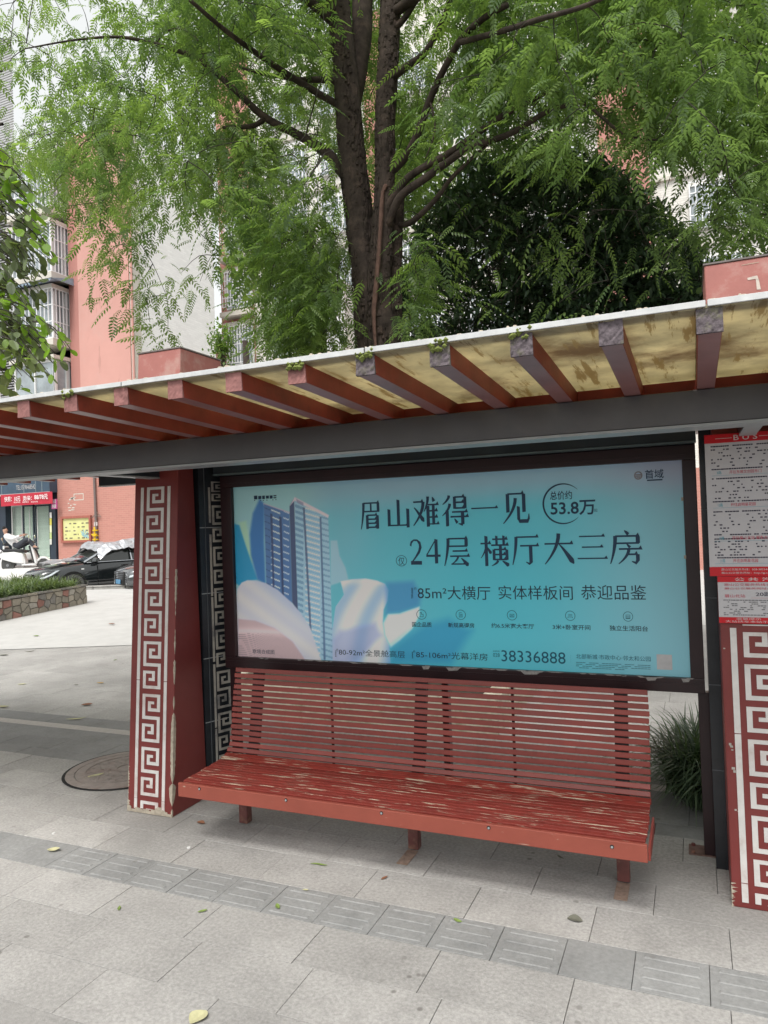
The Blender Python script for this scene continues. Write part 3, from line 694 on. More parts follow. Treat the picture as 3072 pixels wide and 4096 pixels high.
at = MP.node_tree.nodes.new('ShaderNodeAttribute'); at.attribute_name = 'print'; MP.node_tree.links.new(at.outputs['Color'], bs.inputs['Base Color'])
bs.inputs['Roughness'].default_value = .5; bs.inputs['Coat Weight'].default_value = .35; bs.inputs['Coat Roughness'].default_value = .12
me.materials.append(MP); poster = link('poster', me, lb)
def rect(x0, y0, x1, y1, Y=PY):
    a = onY(x0, y0, Y); b = onY(x1, y1, Y); return (a[0], a[2], b[0], b[2])
M_navy = mat('poster_navy_ink', (.020, .052, .105), .6, .12, 3); M_ink = mat('poster_dark_ink', (.018, .045, .075), .6, .05, 3)
M_teal = mat('poster_teal_ink', (.012, .10, .16), .6, .05, 3); M_pale = mat('poster_pale_ink', (.55,.55,.56), .6)
# song-style headline drawn stroke by stroke on a 100-unit square, y downwards
def hs_(x0, x1, y, t=5.2): return [[(x0,y-t/2),(x1-11,y-t/2),(x1-5,y-t/2-7),(x1,y+t/2),(x0,y+t/2)]]
def vs_(x, y0, y1, t=9.5):
    t = t*1.3; return [[(x-t/2,y0),(x+t/2,y0+2.5),(x+t/2,y1),(x-t/2,y1+1)]]
def st_(pts, ws):
    ws = [w*1.25 for w in ws]
    out = []; L_ = []; R2 = []
    for i in range(len(pts)):
        a = np.array(pts[max(i-1,0)], float); b = np.array(pts[min(i+1,len(pts)-1)], float); d = b-a; d /= np.hypot(*d)+1e-9; n = np.array([-d[1], d[0]])
        L_.append(np.array(pts[i])+n*ws[i]/2); R2.append(np.array(pts[i])-n*ws[i]/2)
    for i in range(len(pts)-1): out.append([tuple(L_[i]), tuple(L_[i+1]), tuple(R2[i+1]), tuple(R2[i])])
    return out
def pie(x0, y0, x1, y1, b=.18, w=9.5):
    pts = []; 
    for i in range(9):
        t = i/8; x = x0+(x1-x0)*(t**1.7); y = y0+(y1-y0)*(t**.92); pts.append((x, y))
    return st_(pts, [w*(1-.75*(i/8)**1.5) for i in range(9)])
def na(x0, y0, x1, y1, w=11):
    pts = [(x0+(x1-x0)*t, y0+(y1-y0)*t**1.12) for t in np.linspace(0, 1, 8)]
    return st_(pts, [2.5+w*.9*t for t in np.linspace(0, 1, 7)]+[3])
def dot(x0, y0, x1, y1, w=9): return st_([(x0,y0),((x0+x1)/2,(y0+y1)/2),(x1,y1)], [2, w*.8, w])
def G(*a):
    o = []
    for q in a: o += q
    return o
GLY = {
 '眉': G(hs_(16,90,9),vs_(84,9,38),vs_(50,10,38,6),hs_(16,90,38),pie(16,8,2,99),vs_(32,50,98),vs_(80,50,98),hs_(32,80,51),hs_(36,78,65),hs_(36,78,79),hs_(36,78,93)),
 '山': G(vs_(50,2,92),vs_(10,34,93),vs_(90,34,99),hs_(10,92,91,5)),
 '难': G(hs_(3,42,18),pie(40,18,2,94),na(6,36,42,82,9),pie(58,2,42,50,w=8),vs_(57,30,98,9),dot(74,4,80,18),hs_(57,98,28),vs_(77,28,92,8),hs_(57,94,48),hs_(57,94,68),hs_(57,99,90,4)),
 '得': G(pie(28,2,4,30,w=8),pie(30,28,2,66,w=8),vs_(20,48,99,8.5),vs_(48,6,44,8),vs_(86,6,44,8),hs_(48,86,8),hs_(50,84,25),hs_(48,86,43),hs_(38,96,55),hs_(32,99,70),vs_(76,55,94,9),dot(60,92,76,96,6),dot(46,76,56,90,8)),
 '一': G(hs_(2,98,50,5.5)),
 '见': G(vs_(20,8,64,9.5),vs_(78,8,64,9.5),hs_(20,80,9),pie(48,22,2,98),vs_(58,46,86,8),st_([(58,84),(62,92),(90,92),(94,84),(95,70)],[7,9,9,6,2])),
 '层': G(hs_(18,92,9),vs_(86,9,34),hs_(18,90,34),pie(18,8,2,99),hs_(34,92,50),hs_(24,99,67),pie(54,68,28,94,w=6),hs_(28,84,93,4.5),na(66,74,92,99,10)),
 '横': G(hs_(0,38,27),vs_(20,2,99,8.5),pie(20,30,0,74,w=6),na(22,38,37,60,7),hs_(42,97,14),vs_(57,2,33,6.5),vs_(82,2,33,6.5),hs_(38,100,33),vs_(70,33,80,8),vs_(47,46,80,7.5),vs_(92,46,80,7.5),hs_(47,92,47),hs_(50,90,63),hs_(47,92,79),pie(60,82,38,99,w=7),na(76,84,98,99,9)),
 '厅': G(hs_(16,98,10),pie(16,9,1,99),hs_(30,99,38),vs_(68,38,92,9.5),st_([(68,90),(62,96),(50,90)],[8,6,2])),
 '大': G(hs_(2,98,34),pie(50,2,2,98,w=10),na(51,36,98,97,12)),
 '三': G(hs_(8,92,12,4.5),hs_(16,86,50,4.5),hs_(1,99,90,4.5)),
 '房': G(dot(46,0,58,12,8),hs_(18,92,17),vs_(86,17,38),hs_(18,90,38),pie(18,16,1,99),dot(52,40,62,51,7),hs_(28,99,55),pie(58,55,26,99,w=8),hs_(50,86,71),st_([(84,71),(84,88),(78,97),(66,92)],[9,9,7,2])),
 '2': G(st_([(10,26),(16,12),(34,3),(58,4),(76,16),(80,32),(70,50),(44,72),(14,94)],[10,9,5,6,13,15,12,7,5]),st_([(10,94),(88,94)],[12,12])),
 '4': G(st_([(68,4),(4,66)],[5,5]),st_([(2,68),(98,68)],[7,7]),vs_(70,2,98,16)),
}
def head(name, seq, m):
    k = 0
    for ch, x0, y0, x1, y1 in seq:
        mb = MB(); X0, Z1, X1, Z0 = rect(x0, y0, x1, y1)
        for poly in GLY[ch]:
            k += 1; yy = PY-.0012-.00006*(k % 40)
            mb.add([(X0+(X1-X0)*p[0]/100, yy, Z1+(Z0-Z1)*p[1]/100) for p in poly], [tuple(range(len(poly)))])
        obj(name, mb, m, poster)
head('headline_character', [('眉',1440,2004,1529,2116),('山',1545,1998,1643,2110),('难',1649,1987,1761,2107),('得',1765,1981,1879,2103),('一',1881,1985,1997,2080),('见',2007,1966,2123,2094)], M_navy)
head('headline_character', [('2',1636,2158,1695,2257),('4',1702,2155,1765,2255),('层',1773,2145,1883,2264),('横',1921,2141,2039,2264),('厅',2046,2137,2161,2260),('大',2174,2133,2299,2258),('三',2306,2133,2434,2244),('房',2436,2123,2574,2256)], M_navy)
lettering('subline', [('85m²大横厅', *rect(1670,2344,1963,2400)), ('实体样板间', *rect(1993,2342,2292,2400)), ('恭迎品鉴', *rect(2323,2340,2586,2400)), ('约', *rect(1656,2349,1666,2360)), ('建面', *rect(1644,2350,1653,2375)), ('面积', *rect(1644,2376,1653,2394))], M_ink, poster, PY)
lettering('caption', [('国企品质', *rect(1648,2487,1727,2509),.01), ('新规高得房', *rect(1792,2490,1898,2512),.01), ('约6.5米宽大客厅', *rect(1965,2492,2137,2516),.01), ('3米+卧室开间', *rect(2210,2497,2362,2521),.01), ('独立生活阳台', *rect(2438,2501,2592,2526),.01)], M_ink, poster, PY)
lettering('bottom_line', [('80-92m²全景舱高层', *rect(1355,2594,1620,2632)), ('85-106m²光幕洋房', *rect(1664,2603,1951,2643)), ('约', *rect(1345,2594,1353,2606)), ('约', *rect(1653,2600,1661,2612)), ('建面', *rect(1340,2600,1346,2628)), ('建面', *rect(1647,2606,1653,2634)), ('意境合成图', *rect(1010,2596,1098,2617))], M_ink, poster, PY)
lettering('phone_number', [('38336888', *rect(2005,2600,2263,2656)), ('028', *rect(1972,2612,1999,2628)), ('品鉴热线', *rect(1972,2601,1999,2608)), ('北部新城·市政中心·邻太和公园', *rect(2304,2615,2603,2646))], M_teal, poster, PY)
lettering('price_text', [('总价约', *rect(2199,1966,2289,1997),.008), ('53.8万', *rect(2201,2006,2383,2058),.018), ('起', *rect(2376,2035,2390,2047)), ('首域', *rect(2579,1880,2655,1912),.008)], M_navy, poster, PY)
lettering('small_mark', [('仅', *rect(1593,2228,1619,2260))], M_navy, poster, PY)
def ringflat(name, cx, cy, rpx, tpx, m, a0=0, a1=360, taper=False, n=48):
    c = onY(cx, cy, PY); ex = (onY(cx+rpx, cy, PY)[0]-onY(cx-rpx, cy, PY)[0])/2; ez_ = abs(onY(cx, cy+rpx, PY)[2]-onY(cx, cy-rpx, PY)[2])/2; mb = MB(); t = tpx/rpx
    for i in range(n+1):
        a = R(a0+(a1-a0)*i/n); tt = t*(1-abs(2*i/n-1)**3*.85) if taper else t
        for q in (1, 1-tt): mb.v.append((c[0]+ex*q*math.cos(a), PY-.0012, c[2]+ez_*q*math.sin(a)))
    mb.f = [(2*i, 2*i+2, 2*i+3, 2*i+1) for i in range(n)]; return obj(name, mb, m, poster)
ringflat('price_ring', 2251, 2015, 82, 7, M_navy, 42, 318, True)
ringflat('mark_ring', 1606, 2243, 22, 2, M_navy)
for i, (cx, cy) in enumerate(((1686,2458),(1843,2459),(2048,2461),(2281,2463),(2512,2466))):
    ringflat('icon_ring', cx, cy, 20, 2, M_teal)
    mb = MB()
    for (a, b, c, d) in ([(-6,-9,1,-7),(-6,-9,-4,9),(-1,-9,1,0),(1,-2,8,0),(6,-2,8,9),(-8,8,9,10)], [(-7,-9,4,-7),(-7,-9,-5,9),(-7,8,7,10),(5,-4,7,9),(-3,-2,4,0),(-3,3,4,5)], [(-9,-5,9,-3),(-9,-5,-7,6),(7,-5,9,6),(-5,0,5,2),(-9,5,9,8)], [(-8,-6,8,-4),(-8,-1,8,1),(-10,4,10,6),(-10,4,-8,9),(8,4,10,9)], [(-9,-7,9,-5),(-9,-7,-7,9),(7,-7,9,9),(-9,0,9,2),(-9,5,9,9)])[i]:
        X0, Z1, X1, Z0 = rect(cx+a, cy+b, cx+c, cy+d); mb.add([(X0,PY-.0013,Z0),(X1,PY-.0013,Z0),(X1,PY-.0013,Z1),(X0,PY-.0013,Z1)], [(0,1,2,3)])
    obj('icon', mb, M_teal, poster)
def bars(name, rl, m, parent=poster, Y=PY, off=.0012):
    mb = MB()
    for i, r in enumerate(rl):
        X0, Z1, X1, Z0 = rect(*r, Y=Y); yy = Y-off-.00004*(i % 9); mb.add([(X0,yy,Z0),(X1,yy,Z0),(X1,yy,Z1),(X0,yy,Z1)], [(0,1,2,3)])
    return obj(name, mb, m, parent)
sl_ = lambda x: (x-2304)*.045
bars('fine_print', [(x, 2648+k*7+sl_(x), x+12, 2650.5+k*7+sl_(x)) for k in range(4) for x in range(2304, 2600 if k < 3 else 2510, 13) if (x*7+k*3) % 11 > 1], M_teal)
bars('logo_bar', [(1016,1983,1030,1997),(1033,1984,1046,1996),(1049,1983,1060,1996),(1064,1983,1076,1994),(1079,1982,1091,1994),(1094,1981,1106,1985),(1094,1989,1106,1993),(1017,2000,1021,2003),(1041,2000,1045,2003),(1052,2000,1056,2003),(1066,1999,1070,2002),(1090,1998,1094,2001),(1102,1997,1106,2000)], M_navy)
bars('underline', [(2588,1919,2650,1921)], M_navy)
ringflat('logo_disc', 2553, 1902, 17, 5, mat('logo_grey', (.28,.27,.30), .6)); 
bars('logo_wave', [(2542,1897,2566,1900),(2542,1903,2566,1906),(2546,1909,2562,1912)], MATS['logo_grey'])
bars('white_square', [(2626,2617,2690,2680)], M_pale)
bars('divider', [(2282,2620,2283.5,2652)], M_teal)

# ================================================================ bus stop signs on the right pillar
SY = 4.172
M_signw = mat('sign_white', (.52,.51,.53), .4, .04, 3); M_signr = mat('sign_red', (.52,.012,.02), .35, .05, 3); M_signt = mat('sign_black_ink', (.05,.045,.07), .6)
M_signb = mat('sign_blue_ink', (.06,.33,.42), .6); M_signred = mat('sign_red_ink', (.50,.04,.07), .6); M_signpale = mat('sign_pale_letters', (.62,.52,.52), .5)
def board(x0, z0, x1, z1, hz, fz, label):
    t = thing('route_sign', label, 'bus stop sign')
    mb = MB(); mb.box(x0, x1, SY, SY+.012, z0, z1); obj('board', mb, M_signw, t)
    mb = MB(); mb.box(x0-.0005, x1+.0005, SY-.0025, SY-.0003, hz, z1+.0005); obj('header_band', mb, M_signr, t)
    mb = MB(); mb.box(x0-.0005, x1+.0005, SY-.0025, SY-.0003, z0-.0005, fz); obj('footer_band', mb, M_signr, t)
    return t
RS = board(.070, 1.672, .645, 2.411, 2.366, 1.719, 'large white bus route board headed BUS with red bands on the right pillar')
def L2(x0, z1, x1, z0): return (x0, z1, x1, z0)
lettering('header_text', [('B U S', .208, 2.403, .318, 2.375, .01)], M_signpale, RS, SY-.0025)
mb = MB(); mb.box(.122,.200,SY-.0036,SY-.0028,2.388,2.390); mb.box(.326,.58,SY-.0036,SY-.0028,2.388,2.390); obj('header_rule', mb, M_signpale, RS)
rr = random.Random(11); blk = [2.352, 2.183, 2.010, 1.868]; routes = [('3路','开往东坡文创园东门'),('12路','开往启明星花园'),('15路','开往眉山北站 岷东大道'),('21路','开往启明星花园')]
mb = MB(); k = 0
for zt_ in blk:
    h = .120 if zt_ > 2 else .098
    for r_ in range(8):
        z = zt_-h*r_/7
        x = .098
        while x < .62:
            dense = r_ in (0, 7); w = .006+rr.random()*.008
            if rr.random() < (.86 if dense else .34):
                k += 1; mb.add([(x,SY-.0008-.00003*(k%5),z-.0065),(x+w,SY-.0008-.00003*(k%5),z-.0065),(x+w,SY-.0008-.00003*(k%5),z),(x,SY-.0008-.00003*(k%5),z)], [(0,1,2,3)])
            x += w+.0015+(0 if dense else rr.random()*.006)
obj('timetable_print', mb, M_signt, RS, kind='stuff')
its = []; itb = []
for zt_, (a, b) in zip(blk, routes):
    z = zt_-(.140 if zt_ > 2 else .116); itb.append((a, .122, z+.008, .145, z-.010)); its.append((b, .182, z+.008, .182+.0165*len(b), z-.010))
    mb = MB(); mb.box(.098,.62,SY-.0012,SY-.0006,z-.0165,z-.0155); obj('rule', mb, M_signb, RS)
lettering('route_number', itb, M_signb, RS, SY); lettering('destination', its, M_signred, RS, SY)
lettering('footer_text', [('眉山公交服务热线：028-38224456', .125, 1.712, .36, 1.700), ('眉山公交服务网址：http://gj.com', .125, 1.694, .36, 1.681)], M_signpale, RS, SY-.0025)
RS2 = board(.105, 1.428, .610, 1.669, 1.640, 1.458, 'small white route 20 plate fixed directly below the large route board')
lettering('header_text', [('公 共 汽 车', .185, 1.664, .42, 1.645, .01)], M_signpale, RS2, SY-.0025)
lettering('red_text', [('眉山公交服务热线:028-38', .135, 1.634, .40, 1.620), ('眉山公交服务网址:http://', .135, 1.613, .40, 1.600), ('眉山北站', .135, 1.577, .232, 1.560)], M_signred, RS2, SY)
lettering('route_text', [('20路', .280, 1.590, .355, 1.567, .01)], M_signt, RS2, SY)
lettering('footer_text', [('温馨提示', .185, 1.4565, .30, 1.446), ('大站快车本站不停', .135, 1.443, .36, 1.431)], M_signpale, RS2, SY-.0025)
mb = MB()
for r_ in range(9):
    z = 1.549-.0095*r_; x = .128
    while x < .59:
        w = .006+rr.random()*.012
        if rr.random() < (.9 if r_ in (0, 8) else .38): mb.add([(x,SY-.0009,z-.005),(x+w,SY-.0009,z-.005),(x+w,SY-.0009,z),(x,SY-.0009,z)], [(0,1,2,3)])
        x += w+.002
obj('timetable_print', mb, mat('sign_grey_ink', (.17,.17,.18), .6), RS2, kind='stuff')
mb = MB(); mb.box(.258,.60,SY-.0012,SY-.0006,1.558,1.5588); obj('rule', mb, M_signred, RS2)
# the signs' standoffs, fixed to the pillar
for t, zs in ((RS, (1.75, 2.3)), (RS2, (1.5, 1.6))):
    for z in zs:
        mb = MB(); mb.box(.30, .34, SY+.0125, YB(z)-.0005, z-.02, z+.02) if YB(z) > SY+.0135 else mb.box(.30,.34,SY+.0125,SY+.02,z-.02,z+.02); obj('mounting_bracket', mb, M_dark, t)
# ================================================================ far buildings (left)
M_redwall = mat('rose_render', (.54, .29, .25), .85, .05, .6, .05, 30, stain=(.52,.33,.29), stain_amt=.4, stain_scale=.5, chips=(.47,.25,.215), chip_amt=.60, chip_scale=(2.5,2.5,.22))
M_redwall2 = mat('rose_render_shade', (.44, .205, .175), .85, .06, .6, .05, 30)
M_tile = mat('cream_wall_tile', (.58, .56, .52), .7, .06, 1.5)
M_slabc = mat('cream_ledge', (.55, .52, .46), .8, .08, 2)
M_glass = mat('window_glass', (.30, .34, .36), .12, .4, .8, spec=.7)
M_wframe = mat('white_window_frame', (.66, .66, .65), .5, .05, 4)
M_grille = mat('white_grille', (.78, .79, .80), .5, .05, 4)
M_alu = mat('grey_louvre', (.36, .36, .36), .6, .1, 4)
M_blueawn = mat('blue_awning', (.22, .28, .34), .6, .25, 3)
def bricked(name, base, mortar, sx, sz, rowh, roww, mix=.5, axis='xz', rough=.85):
    M = bpy.data.materials.new(name); M.use_nodes = True; nt = M.node_tree; N = nt.nodes; L = nt.links; bs = N['Principled BSDF']
    geo = N.new('ShaderNodeNewGeometry'); sp = N.new('ShaderNodeSeparateXYZ'); L.new(geo.outputs['Position'], sp.inputs[0]); cb = N.new('ShaderNodeCombineXYZ')
    L.new(sp.outputs['X' if axis == 'xz' else 'Y'], cb.inputs['X']); L.new(sp.outputs['Z'], cb.inputs['Y'])
    br = N.new('ShaderNodeTexBrick'); L.new(cb.outputs[0], br.inputs['Vector'])
    br.inputs['Color1'].default_value = C3(*base); br.inputs['Color2'].default_value = C3(*[c*.9 for c in base]); br.inputs['Mortar'].default_value = C3(*mortar)
    br.inputs['Scale'].default_value = 1; br.inputs['Mortar Size'].default_value = rowh*.11; br.inputs['Brick Width'].default_value = roww; br.inputs['Row Height'].default_value = rowh
    L.new(br.outputs['Color'], bs.inputs['Base Color']); bs.inputs['Roughness'].default_value = rough
    bp = N.new('ShaderNodeBump'); bp.inputs['Strength'].default_value = .4; bp.inputs['Distance'].default_value = .01; bp.invert = True
    L.new(br.outputs['Fac'], bp.inputs['Height']); L.new(bp.outputs[0], bs.inputs['Normal']); MATS[name] = M; return M
M_brick = bricked('red_brick_cladding', (.46, .21, .17), (.47, .245, .20), 1, 1, .085, .27)
M_tilex = bricked('cream_tile_courses', (.70, .68, .63), (.56, .54, .50), 1, 1, .10, .30)
M_tiley = bricked('pale_tile_courses', (.88, .88, .86), (.81, .805, .79), 1, 1, .10, .30, axis='yz')
F = 24.0   # plane of the shop front
def W(x, y, Y=F): return onY(x, y, Y)
def bxp(px0, py0, px1, py1, Y0, Y1, Y=F):   # box from a photo rectangle in plane Y
    a = W(px0, py0, Y); b = W(px1, py1, Y); return MB().box(a[0], b[0], Y0, Y1, b[2], a[2])
tw = thing('apartment_tower', 'rose-coloured apartment tower with white bay windows behind the left end of the shelter', 'building')
XT0, XC, XT1 = -25.28, -24.46, -21.62
mb = MB(); mb.box(XC, XT1, F, F+.49, 4.3, 19.6); obj('wall', mb, M_redwall, tw)
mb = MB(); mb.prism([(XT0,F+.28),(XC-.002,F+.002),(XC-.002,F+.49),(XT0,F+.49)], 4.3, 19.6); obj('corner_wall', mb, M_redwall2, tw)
mb = MB(); mb.box(-34, XT0-.003, F+.5, F+6, 4.3, 19.9); obj('wall', mb, M_tilex, tw, label='cream tiled wall behind the bay windows')
mb = MB(); mb.box(XT1+.003, XT1+.20, F+.05, F+.48, 4.3, 19.6); obj('drain_recess', mb, M_slabc, tw)
mb = MB(); mb.tube([(XT1+.16,F-.01,4.4),(XT1+.16,F-.01,19.5)], .05, 6); obj('drainpipe', mb, M_redwall, tw)
def grille(parent, x0, x1, z0, z1, y, nx, nz, r=.018, kindname='window_grille'):
    mb = MB()
    for i in range(nx+1):
        x = x0+(x1-x0)*i/nx; mb.box(x-r, x+r, y-r, y+r, z0, z1)
    for j in range(nz+1):
        z = z0+(z1-z0)*j/nz; mb.box(x0-r, x1+r, y-r*1.9, y-r*1.02, z-r, z+r)
    return obj(kindname, mb, M_grille, parent)
def grille_y(parent, x, y0, y1, z0, z1, ny, nz, r=.018):
    mb = MB()
    for i in range(ny+1):
        y = y0+(y1-y0)*i/ny; mb.box(x-r, x+r, y-r, y+r, z0, z1)
    for j in range(nz+1):
        z = z0+(z1-z0)*j/nz; mb.box(x+r*1.02, x+r*1.9, y0, y1, z-r, z+r)
    return obj('window_grille', mb, M_grille, parent)
def window(parent, x0, x1, z0, z1, y, cols=2, bars=True, nx=10, nz=4, deep=.0, sill=True):
    wd = obj('window', MB().box(x0, x1, y+.05, y+.12, z0, z1), M_glass, parent)
    mb = MB(); t = .06
    mb.box(x0-t, x1+t, y-.02, y+.12, z1, z1+t); mb.box(x0-t, x1+t, y-.02, y+.12, z0-t, z0)
    mb.box(x0-t, x0, y-.02, y+.12, z0+.001, z1-.001); mb.box(x1, x1+t, y-.02, y+.12, z0+.001, z1-.001)
    for k in range(1, cols): xm = x0+(x1-x0)*k/cols; mb.box(xm-t*.6, xm+t*.6, y-.015, y+.049, z0+.001, z1-.001)
    obj('frame', mb, M_wframe, wd)
    if bars: grille(wd, x0-.03, x1+.03, z0-.03, z1+.03, y-.10-deep, nx, nz)
    return wd
def bay(parent, x0, x1, z0, z1, y, out=.75, awn=False, bars=True):
    wd = obj('bay_window', MB().box(x0+.08, x1-.08, y-out+.08, y+.4, z0, z1), M_glass, parent)
    mb = MB(); t = .07
    for x in (x0+.04, (x0+x1)/2, x1-.10): mb.box(x, x+t, y-out, y-out+.079, z0, z1)
    mb.box(x1-.079, x1, y-out, y-out+.14, z0, z1); mb.box(x1-.079, x1, y-.1, y+.1, z0, z1)
    mb.box(x0+.04, x1, y-out-.005, y-out+.075, z0-.001, z0+.1); mb.box(x0+.04, x1, y-out-.005, y-out+.075, z1-.1, z1+.001)
    obj('frame', mb, M_wframe, wd)
    obj('bay_slab', MB().box(x0-.1, x1+.12, y-out-.15, y+.4, z0-.28, z0-.002), M_slabc, wd)
    obj('bay_slab', MB().box(x0-.1, x1+.12, y-out-.15, y+.4, z1+.002, z1+.16), M_slabc, wd)
    if bars:
        grille(wd, x0, x1+.06, z0+.02, z1-.02, y-out-.1, 11, 3); grille_y(wd, x1+.08, y-out-.08, y+.1, z0+.02, z1-.02, 5, 3)
    if awn:
        mb = MB(); n = 18
        for k in range(n):
            xa = x0-.5+(x1-x0+1.1)*k/n; xb = x0-.5+(x1-x0+1.1)*(k+1)/n
            mb.add([(xa,y,z1+.55),(xb,y,z1+.55),(xb,y-out-.6,z1+.18),((xa+xb)/2,y-out-.62,z1+.05),(xa,y-out-.6,z1+.18)], [(0,1,2,3,4)])
        mb.add([(x1+.6,y,z1+.55),(x1+.6,y-out-.6,z1+.18),(x1+.6,y-.1,z1+.18)], [(0,1,2)])
        obj('awning', mb, M_blueawn, wd)
for (zb0, zt0, aw, br) in ((10.62,12.85,True,True),(13.55,15.75,False,True),(16.45,18.6,False,True),(7.7,9.75,False,False)):
    bay(tw, -27.9, -25.42, zb0, zt0, F+.25, awn=aw, bars=br)
    x = -32.6; window(tw, x, x+2.4, zb0+.1, zt0, F+.4, 3, True, 10, 4)
mb = MB()
for k in range(150): z = 7.5+k*.12; mb.box(-29.75, -28.5, F+.30, F+.36, z, z+.05)
obj('louvre_slats', mb, M_alu, tw, kind='stuff')
for (x, z) in ((-29.4,11.0),(-29.4,14.0),(-30.2,16.9)):
    a_ = obj('air_conditioner', MB().box(x, x+.85, F-.1, F+.28, z, z+.62), M_wframe, tw, bevel=.03); obj('fan_grille', MB().disc((x+.33,F-.101,z+.31), .24, (0,-1,0), .015, 18), M_alu, a_)
# white gable block behind
wbk = thing('white_block', 'tall plain windowless white tiled wall right of the rose tower', 'building')
mb = MB(); mb.box(-30, -21.60, 24.5, 30.0, 0, 19.4); obj('wall', mb, M_tiley, wbk)
obj('parapet', MB().box(-30.1, -21.55, 24.52, 30.05, 19.402, 19.6), mat('pale_parapet', (.62,.62,.61), .8), wbk)
# the single-storey shop row and brick wall
sp_ = thing('shop_row', 'brick-clad ground floor with a hairdresser shopfront at its left end', 'shop')
SF = .95
mb = MB(); a = W(233, 2100); mb.box(a[0], -16.0, F-.02, F+.30, .5, 6.2); obj('brick_wall', mb, M_brick, sp_)
mb = MB(); mb.box(-16.0, 2.5, F-.02, F+.30, 0, 3.4); obj('brick_wall', mb, M_brick, sp_)
p0 = W(-60, 2000); p1 = W(232, 2000)
M_int = mat('shop_interior_wall', (.50, .50, .46), .9, .1, 1)
M_col = mat('navy_shop_column', (.025, .035, .05), .3, .2, 2)
M_alum = mat('aluminium_frame', (.45, .45, .44), .35, .1, 5)
room = obj('interior', MB().box(p0[0], p1[0], F+3.2, F+3.3, SF-.5, 5.4), M_int, sp_)
obj('interior_floor', MB().box(p0[0], p1[0], F-.3, F+3.2, SF-.08, SF-.02), mat('shop_floor', (.42,.42,.40), .4, .1, 2), sp_)
obj('interior_side', MB().box(p1[0]-.15, p1[0]-.05, F+.05, F+3.2, SF, 5.3), M_int, sp_)
obj('lintel', MB().box(p0[0]-6, p1[0]-.002, F+.05, F+.25, W(100,2020)[2], 6.2), M_col, sp_)
for (x0, x1) in ((-90, 34), (206, 233)):
    a = W(x0, 2030); b = W(x1, 2240); obj('shopfront_column', MB().box(a[0], b[0], F-.1, F+.2, .4, W(100,2020)[2]-.003), M_col, sp_)
# glazed doors
MG = bpy.data.materials.new('door_glass'); MG.use_nodes = True; g = MG.node_tree; gb = g.nodes['Principled BSDF']; gb.inputs['Base Color'].default_value = (.75,.85,.78,1); gb.inputs['Transmission Weight'].default_value = .9; gb.inputs['Roughness'].default_value = .03; gb.inputs['IOR'].default_value = 1.05; MATS['door_glass'] = MG
for (x0, x1) in ((44, 86), (88, 131), (138, 196)):
    a = W(x0, 2021); b = W(x1, 2240); d = obj('glass_door', MB().box(a[0], b[0], F+.08, F+.10, SF+.05, a[2]), MG, sp_)
    t = .05; X0, X1, Z0, Z1 = a[0], b[0], SF, a[2]
    mb = MB(); mb.box(X0-t, X0, F+.05, F+.13, Z0, Z1); mb.box(X1, X1+t, F+.05, F+.13, Z0, Z1); mb.box(X0-t, X1+t, F+.045, F+.135, Z0-.04, Z0+.05); mb.box(X0-t, X1+t, F+.045, F+.135, Z1-.06, Z1+.01)
    obj('door_frame', mb, M_col if x0 != 44 else M_alum, d)
    if x0 > 60: 
        hx = X1-.12 if x0 < 100 else X0+.16
        obj('door_handle', MB().tube([(hx,F+.0,SF+.6),(hx,F+.0,SF+2.3)], .025, 8), M_alum, d)
for (nm, x0, y0, x1, y1, c) in (('air_conditioner',62,2045,72,2066,(.6,.6,.58)),('air_conditioner',92,2046,124,2064,(.6,.6,.58)),('wall_picture',58,2104,68,2118,(.05,.06,.06)),('wall_picture',92,2094,102,2106,(.08,.10,.06)),('mirror',140,2090,165,2160,(.25,.28,.28)),('styling_shelf',172,2075,195,2140,(.2,.22,.12)),('counter',92,2112,128,2135,(.12,.14,.09)),('salon_chair',176,2180,196,2210,(.04,.05,.05)),('salon_chair',148,2160,166,2200,(.05,.06,.06))):
    a = W(x0, y0, F+2.5); b = W(x1, y1, F+2.5); dpt = {'salon_chair': 1.2}.get(nm, .25)
    k = obj(nm, MB().box(a[0], b[0], F+3.1-dpt, F+3.1, b[2], a[2]), mat('c_'+nm, c, .5), sp_, bevel=.03)
# sign box with letters
sb = thing('shop_sign', 'dark blue shop sign box with grey letters and a telephone number', 'shop sign')
a = W(-80, 1880); b = W(233, 1974); Z0, Z1 = W(100,1978)[2], W(100,1885)[2]
obj('sign_box', MB().box(a[0], b[0]-.02, F-.45, F-.03, Z0, Z1+.6), mat('navy_sign_panel', (.045,.075,.11), .35, .2, 2), sb)
obj('sign_edge', MB().box(a[0], b[0], F-.48, F-.451, Z0-.05, Z0+.03), M_alum, sb)
for x in (175, 200, 128, 40):
    q = W(x, 1900)[0]; obj('sign_seam', MB().box(q-.02, q+.02, F-.46, F-.451, Z0+.035, Z1+.6), mat('sign_seam', (.16,.2,.22), .4), sb)
def wr(x0, y0, x1, y1, Y): a = onY(x0, y0, Y); b = onY(x1, y1, Y); return (a[0], a[2], b[0], b[2])
M_sgl = mat('grey_sign_letters', (.38,.37,.37), .5); M_wht = mat('white_letters', (.75,.73,.72), .5)
lettering('sign_letters', [('美容美发会所', *wr(26,1913,86,1925,F-.46),.008), ('TEL:15196468542', *wr(65,1942,142,1955,F-.46),.010)], M_sgl, sb, F-.46, .012)
bnr = thing('price_banner', 'red cloth banner with white haircut prices over the shop door', 'banner')
mb = MB(); n = 16; c0, c1 = wr(2,1980,209,2022,F-.55)[0], wr(2,1975,209,2020,F-.55)[2]; zt, zb2 = wr(2,1980,209,2022,F-.55)[1], wr(2,1980,209,2014,F-.55)[3]
